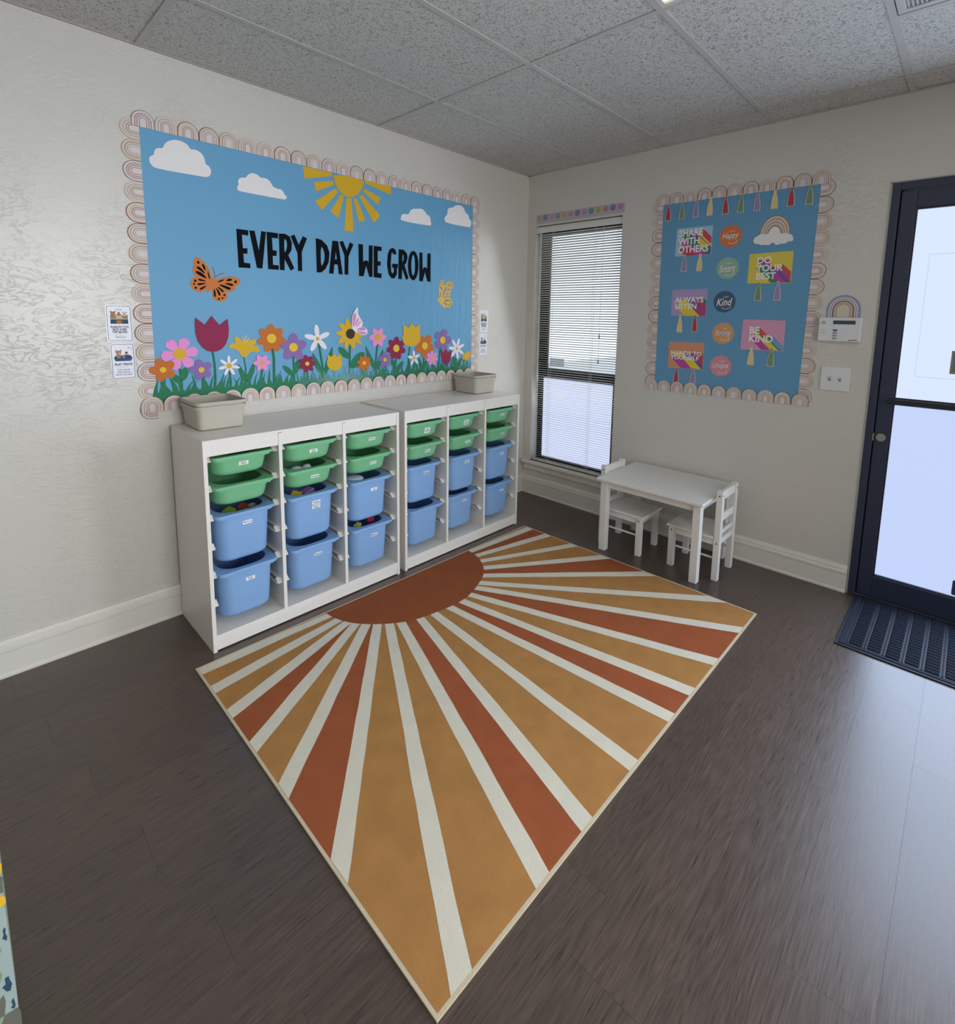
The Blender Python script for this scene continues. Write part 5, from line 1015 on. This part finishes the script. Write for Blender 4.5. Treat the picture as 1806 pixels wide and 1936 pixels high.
BL = {'Happy': 'orange round badge reading I am happy', 'Smart': 'sage green round badge reading I am smart', 'Kind': 'slate blue round badge reading I am kind', 'Strong': 'tan round badge reading I am strong', 'Unique': 'pink round badge reading I am unique'}
for txt, c_, k_ in BADGES:
    t = tag(empty('round_badge', (c_[0], -0.0014, c_[1])), BL[txt], 'badge', 'round badges down the middle of the tall board'); R = 0.0655
    sheet_obj('badge_disc', cm(k_), 'B', ell(0, 0, R, R, 0, 40), 0.0, 0.0010, t)
    low = 0.016 if txt in ('Happy', 'Smart', 'Unique') else 0.0
    text_obj('lettering', txt, mat('badge_shadow', (60, 50, 50), 0.7), 'B', (-0.048+0.0012, -0.024-0.0012, 0.048+0.0012, 0.021-0.0012), 0.0013, t, tilt=0.05, shear=0.35, bold=0.012)
    text_obj('lettering', txt, cm('lettering'), 'B', (-0.048, -0.024, 0.048, 0.021), 0.0016, t, tilt=0.05, shear=0.35, bold=0.012)
    text_obj('lettering', 'I am', cm('lettering'), 'B', (-0.008, 0.025, 0.022, 0.036), 0.0016, t, tilt=0.05, shear=0.3)
    sw_ = []
    for i in range(13):
        a = PI*0.15-PI*1.05*i/12; sw_.append((0.012+0.028*math.cos(a), -0.031+0.013*math.sin(a)))
    lf_, rt_ = [], []
    for i, p in enumerate(sw_):
        q0, q1 = sw_[max(0, i-1)], sw_[min(12, i+1)]; dx, dy = q1[0]-q0[0], q1[1]-q0[1]; l = math.hypot(dx, dy); hw = 0.0013
        lf_.append((p[0]-dy/l*hw, p[1]+dx/l*hw)); rt_.append((p[0]+dy/l*hw, p[1]-dx/l*hw))
    sheet_obj('swash', cm('lettering'), 'B', lf_+rt_[::-1], 0.0010, 0.0015, t)
def tassel_outline(h, w_, k, rg):
    P = [(-0.22, 0.0), (-0.42, -0.03), (-0.47, -0.09), (-0.38, -0.16), (-0.52, -0.24), (-0.74, -0.38), (-0.90, -0.55), (-0.98, -0.72), (-1.06, -0.88)]
    left = [(a*w_, b*h) for a, b in P]; right = [(-a*w_, b*h) for a, b in P]
    fr_ = []
    for i in range(9):
        f_ = -1+2*i/8; fr_.append((f_*w_*0.95, -h*(0.97 if i % 2 else 0.92)-(0.02*h*rg.random())))
    out = left+fr_+right[::-1]
    return [(p[0]*k, -h/2+(p[1]+h/2)*k) for p in out] if k != 1 else out
TP = ['first', 'second', 'third', 'fourth', 'fifth', 'sixth', 'seventh', 'eighth', 'ninth', 'tenth']
TW = ['lilac paper tassel under the left of the share with others poster', 'cream paper tassel under the right of the share with others poster', 'green paper tassel under the left of the do your best poster', 'lilac paper tassel under the right of the do your best poster', 'cream paper tassel under the left of the always listen poster', 'red paper tassel under the right of the always listen poster', 'cream paper tassel under the left of the be kind poster', 'green paper tassel under the right of the be kind poster', 'red paper tassel under the left of the hands to yourself poster', 'lilac paper tassel under the right of the hands to yourself poster']
rg = random.Random(11)
for k, (c_, a_, b_) in enumerate(TASSELS):
    h = math.hypot(a_[0]-b_[0], a_[1]-b_[1])
    t = empty('paper_tassel', (a_[0], -0.0040 if k < 10 else -0.0032, a_[1]))
    t.rotation_euler = (0, -math.atan2(b_[0]-a_[0], a_[1]-b_[1]) * -1.0, 0)
    tag(t, ('%s paper tassel, %s from the left in the row along the top' % (c_, TP[k])) if k < 10 else TW[k-10], 'paper tassel', 'paper tassels on the tall board')
    o_ = tassel_outline(h, 0.0190, 1, rg)
    sheet_obj('tassel_edge', cm('t_edge'), 'B', o_, 0.0, 0.0008, t)
    ins = [(p[0]*0.78, -h*0.5+(p[1]+h*0.5)*0.93) for p in o_]
    sheet_obj('tassel_print', cm('t_'+c_), 'B', ins, 0.0008, 0.0011, t)
    sheet_obj('tassel_knot', cm('t_edge'), 'B', [(-0.0055, -h*0.155), (0.0055, -h*0.155), (0.0055, -h*0.175), (-0.0055, -h*0.175)], 0.0011, 0.0013, t)
# rainbow with clouds
(ra, rz_), (rbx, rbz), (rt, rtz) = RBOW
rcx = (ra+rbx)/2; rbase = (rz_+rbz)/2-0.01; Rr = abs(rbx-ra)/2; Rh = rtz-rbase
t = tag(empty('rainbow_cutout', (rcx, -0.0014, rbase)), 'beige paper rainbow with white clouds in the top right of the tall board', 'rainbow')
def arch_poly(f_, n=24): return [(Rr*f_*math.cos(PI*i/n), 0.012+max(0, (Rh-0.012))*f_*math.sin(PI*i/n)) for i in range(n+1)]+[(-Rr*f_, 0.0), (Rr*f_, 0.0)]
for k, (f_, c_) in enumerate(((1.0, (170, 128, 100)), (0.95, (222, 204, 184)), (0.84, (168, 148, 134)), (0.78, (224, 206, 186)), (0.67, (166, 144, 134)), (0.61, (222, 200, 184)), (0.49, (150, 122, 116)), (0.42, (214, 206, 192)))):
    sheet_obj('rainbow_band', mat('rainbow_band_%d' % k, c_, 0.7), 'B', arch_poly(f_), 0.0, 0.0008+0.0002*k, t)
sheet_obj('cloud', cm('cloud'), 'B', [(p[0]-rcx, p[1]-rbase) for p in chaikin(RCLOUD, 1)], 0.0022, 0.0034, t)
# rainbow sticker over the alarm panel
t = tag(empty('rainbow_sticker', (2.207, 0, 1.515)), 'small muted rainbow decal above the alarm keypad', 'rainbow')
for k, (f_, c_) in enumerate(((1.0, 'rb_blue'), (0.84, 'pinkw'), (0.77, 'rb_blue'), (0.70, 'pinkw'), (0.63, 'rb_dark'), (0.56, 'rb_tan'), (0.45, 'tan'), (0.35, 'cream1'))):
    A = [(0.0785*f_*math.cos(PI*i/24), 0.034+0.080*f_*math.sin(PI*i/24)) for i in range(25)]+[(-0.0785*f_, -0.004), (0.0785*f_, -0.004)]
    sheet_obj('rainbow_band', cm(c_), 'B', A, 0.0003, 0.0007+0.0001*k, t)
# alarm keypad
t = tag(empty('alarm_keypad', (2.2015, 0, 1.445)), 'white wall alarm keypad with dark screen left of the door', 'alarm panel')
PLW = mat('white_plastic', (226, 226, 226), 0.4)
boxo('case', PLW, t, -0.0965, 0.0965, -0.026, -0.0003, -0.064, 0.064, 0.004)
boxo('screen', mat('dark_lcd', (62, 78, 88), 0.25), t, -0.030, 0.070, -0.0268, -0.026, 0.028, 0.048)
boxo('speaker', mat('speaker_grey', (176, 176, 176), 0.6), t, -0.084, -0.064, -0.0266, -0.026, 0.028, 0.044)
for k, c_ in enumerate(((66, 84, 138), (150, 150, 158), (150, 150, 158), (150, 150, 158))): boxo('key', mat('key_%d' % (k > 0), c_, 0.5), t, -0.028, -0.008, -0.0275, -0.026, -0.009-0.0145*k, 0.000-0.0145*k, 0.0008)
b = MB()
for x in (-0.083, -0.069):
    for zz in (-0.005, -0.019): b.box(x-0.004, x+0.004, -0.0266, -0.026, zz-0.0012, zz+0.0012)
b.obj('indicator_lights', mat('led_dark', (90, 90, 94), 0.5), t)
b = MB(); sheet(b, 'B', [(0.047, -0.0585), (0.050, -0.054), (0.084, -0.051), (0.083, -0.0545), (0.055, -0.0565), (0.052, -0.060)], 0.026, 0.0263); b.obj('maker_mark', INK, t, recalc=False)
# light switch
t = tag(empty('light_switch', (2.2015, 0, 1.177)), 'white double toggle light switch plate under the alarm keypad', 'light switch')
boxo('plate', PLW, t, -0.0675, 0.0675, -0.007, -0.0003, -0.0655, 0.0655, 0.003)
for x in (-0.0235, 0.0235):
    boxo('switch_slot', mat('slot_grey', (128, 124, 120), 0.5), t, x-0.006, x+0.006, -0.0076, -0.007, -0.012, 0.012)
    b = MB(); b.add([(x-0.0042, -0.0072, -0.003), (x+0.0042, -0.0072, -0.003), (x+0.0042, -0.0072, 0.009), (x-0.0042, -0.0072, 0.009), (x-0.0036, -0.018, 0.006), (x+0.0036, -0.018, 0.006), (x+0.0036, -0.018, 0.012), (x-0.0036, -0.018, 0.012)], [(0,1,2,3),(4,5,6,7),(0,1,5,4),(1,2,6,5),(2,3,7,6),(3,0,4,7)])
    b.obj('toggle', PLW, t)
# smiley strip over the window
t = tag(empty('smiley_strip', (0.475, 0, 2.252)), 'narrow strip of pastel smiley faces stuck above the window', 'border trim')
boxo('strip', mat('strip_lilac', (186, 180, 184), 0.4), t, -0.386, 0.394, -0.0012, -0.0002, -0.036, 0.033)
SMC = [(232, 170, 182), (150, 144, 200), (214, 172, 210), (140, 178, 186), (216, 196, 120), (226, 162, 176), (140, 130, 190), (206, 158, 200), (112, 160, 190), (208, 188, 104), (222, 140, 146), (126, 134, 186), (206, 140, 190)]
for k, c_ in enumerate(SMC):
    c_ = tuple(int(v*0.8+150*0.2) for v in c_)
    x = 0.114+0.0602*k-0.475; zz = 0.008
    f_ = sheet_obj('smiley', mat('smiley_%d' % k, c_, 0.5), 'B', ell(x, zz, 0.0235, 0.0235, 0, 20), 0.0012, 0.0017, t)
    fm = MB(); dk = mat('smiley_ink_%d' % (k % 3), ((110, 70, 90), (84, 74, 120), (110, 70, 110))[k % 3], 0.6)
    for e_ in (-0.0075, 0.0075): sheet(fm, 'B', ell(x+e_, zz+0.0075, 0.0021, 0.0038, 0, 8), 0.0017, 0.0020)
    up = [(x+0.0145*math.cos(a), zz+0.001+0.0145*math.sin(a)) for a in [PI*1.08+PI*0.84*i/10 for i in range(11)]]
    lo = [(x+0.0115*math.cos(a), zz+0.001+0.0115*math.sin(a)) for a in [PI*1.92-PI*0.84*i/10 for i in range(11)]]
    sheet(fm, 'B', up+lo, 0.0017, 0.0020)
    fm.obj('smiley_face', dk, f_, recalc=False)
# sign cards beside the big board
def card(u0, u1, v0, v1, kind, lab, framed):
    cu, cv = (u0+u1)/2, (v0+v1)/2; w_, h = (u1-u0)/2, (v1-v0)/2
    t = tag(empty('sign_card', (0.0004, cu, cv)), lab, 'sign', 'laminated sign cards either side of the big board')
    sheet_obj('laminate', mat('laminate_gloss', (236, 238, 242), 0.12, 0.7), 'L', rrect(-w_-0.003, -h-0.003, w_+0.003, h+0.003, 0.008), 0.0, 0.0006, t)
    if framed: sheet_obj('printed_frame', cm('ink_navy'), 'L', rrect(-w_, -h, w_, h, 0.007), 0.0006, 0.0009, t)
    e = 0.0018 if framed else 0.0
    sheet_obj('card_face', mat('card_face', (232, 232, 240), 0.3, 0.5), 'L', rrect(-w_+e, -h+e, w_-e, h-e, 0.006), 0.0006, 0.0011, t)
    P = lambda pts: [(a*w_, b_*h) for a, b_ in pts]
    B4 = lambda x0, x1, y0, y1: P([(x0, y0), (x1, y0), (x1, y1), (x0, y1)])
    def art(nm, c_, polys, lvl): sheets_obj(nm, cm(c_), 'L', polys, 0.0011, 0.0012+0.0001*lvl, t)
    E = lambda x, y, a: ell(x*w_, y*h, a*w_, a*w_, 0, 14)
    if kind == 'toys':
        art('printed_boxes', 'olive', [B4(-0.72, -0.26, 0.26, 0.48), B4(0.26, 0.74, 0.26, 0.50)], 0); art('printed_boxes', 'boxtan', [B4(-0.26, 0.26, 0.24, 0.50)], 0)
        art('printed_shelf', 'teal', [B4(-0.72, -0.26, -0.02, 0.24), B4(0.26, 0.74, -0.02, 0.24)], 0); art('printed_shelf', 'bear_dark', [B4(-0.26, 0.26, -0.02, 0.24)], 0)
        art('printed_bear', 'bear', [E(-0.48, 0.56, 0.21), E(-0.64, 0.67, 0.08), E(-0.32, 0.67, 0.08), E(0.0, 0.06, 0.17)], 2)
        art('printed_ring_toy', 'maroon', [B4(-0.17, 0.17, 0.48, 0.55), B4(-0.08, 0.08, 0.60, 0.66)], 2); art('printed_ring_toy', 'boxtan', [B4(-0.13, 0.13, 0.55, 0.60)], 2)
        art('printed_ball', 'white', [E(0.48, 0.56, 0.20)], 2); art('printed_ball', 'brown', [E(0.48, 0.54, 0.07), E(0.36, 0.64, 0.05), E(0.60, 0.64, 0.05)], 3)
        art('printed_rays', 'brown', [B4(-0.02, 0.02, 0.76, 0.84), P([(-0.22, 0.82), (-0.14, 0.74), (-0.11, 0.76), (-0.19, 0.84)]), P([(0.22, 0.82), (0.14, 0.74), (0.11, 0.76), (0.19, 0.84)])], 0)
        text_obj('lettering', 'PLEASE PUT TOYS\nBACK WHERE\nTHEY BELONG', cm('ink_navy'), 'L', (-0.74*w_, -0.56*h, 0.74*w_, -0.14*h), 0.0014, t, bold=0.03, align='CENTER', lines=0.85)
        art('printed_rule', 'grey', [B4(-0.46, -0.12, -0.665, -0.655), B4(0.12, 0.46, -0.665, -0.655), E(0, -0.66, 0.04)], 0)
        text_obj('lettering', 'Thank you!', cm('ink_navy'), 'L', (-0.42*w_, -0.86*h, 0.46*w_, -0.72*h), 0.0014, t, shear=0.35)
    else:
        art('printed_tray', 'tray_dark', [P([(-0.80, 0.20), (-0.60, 0.36), (0.66, 0.36), (0.86, 0.20)])], 0); art('printed_tray', 'tray', [P([(-0.80, 0.20), (0.86, 0.20), (0.72, 0.02), (-0.66, 0.02)])], 0)
        art('printed_bear', 'bear', [E(-0.36, 0.50, 0.24), E(-0.56, 0.62, 0.09), E(-0.16, 0.62, 0.09), ell(-0.36*w_, 0.30*h, 0.22*w_, 0.11*h)], 2); art('printed_bear', 'boxtan', [E(-0.32, 0.47, 0.10)], 3)
        art('printed_ring_toy', 'maroon', [B4(0.14, 0.54, 0.30, 0.38)], 2); art('printed_ring_toy', 'boxtan', [B4(0.18, 0.50, 0.38, 0.46)], 2); art('printed_ring_toy', 'teal', [B4(0.22, 0.46, 0.46, 0.56)], 2)
        art('printed_ball', 'lilac', [E(0.08, 0.26, 0.14)], 2)
        art('printed_rays', 'brown', [P([(0.52, 0.74), (0.56, 0.74), (0.54, 0.86), (0.50, 0.86)]), P([(0.64, 0.70), (0.68, 0.72), (0.76, 0.82), (0.72, 0.82)]), P([(0.76, 0.64), (0.78, 0.66), (0.90, 0.70), (0.88, 0.72)])], 0)
        text_obj('lettering', 'PLAY TRAYS', cm('ink_navy'), 'L', (-0.76*w_, -0.24*h, 0.80*w_, -0.10*h), 0.0014, t, bold=0.035)
        art('printed_rule', 'grey', [B4(-0.46, -0.12, -0.345, -0.335), B4(0.12, 0.46, -0.345, -0.335), E(0, -0.34, 0.04)], 0)
        text_obj('lettering', 'Grab a tray and\nchoose what you\nneed for your session', cm('ink_navy'), 'L', (-0.74*w_, -0.84*h, 0.74*w_, -0.42*h), 0.0014, t, shear=0.3, align='CENTER', lines=0.95)
    return t
card(-2.811, -2.724, 1.344, 1.495, 'toys', 'laminated toy sign with navy edge left of the big board, upper of the pair', True)
card(-2.805, -2.723, 1.178, 1.329, 'trays', 'laminated play trays sign with navy edge left of the big board', True)
card(-0.540, -0.456, 1.366, 1.524, 'toys', 'white toy sign right of the big board near the corner, upper of the pair', False)
card(-0.541, -0.460, 1.192, 1.350, 'trays', 'white play trays sign right of the big board near the corner', False)
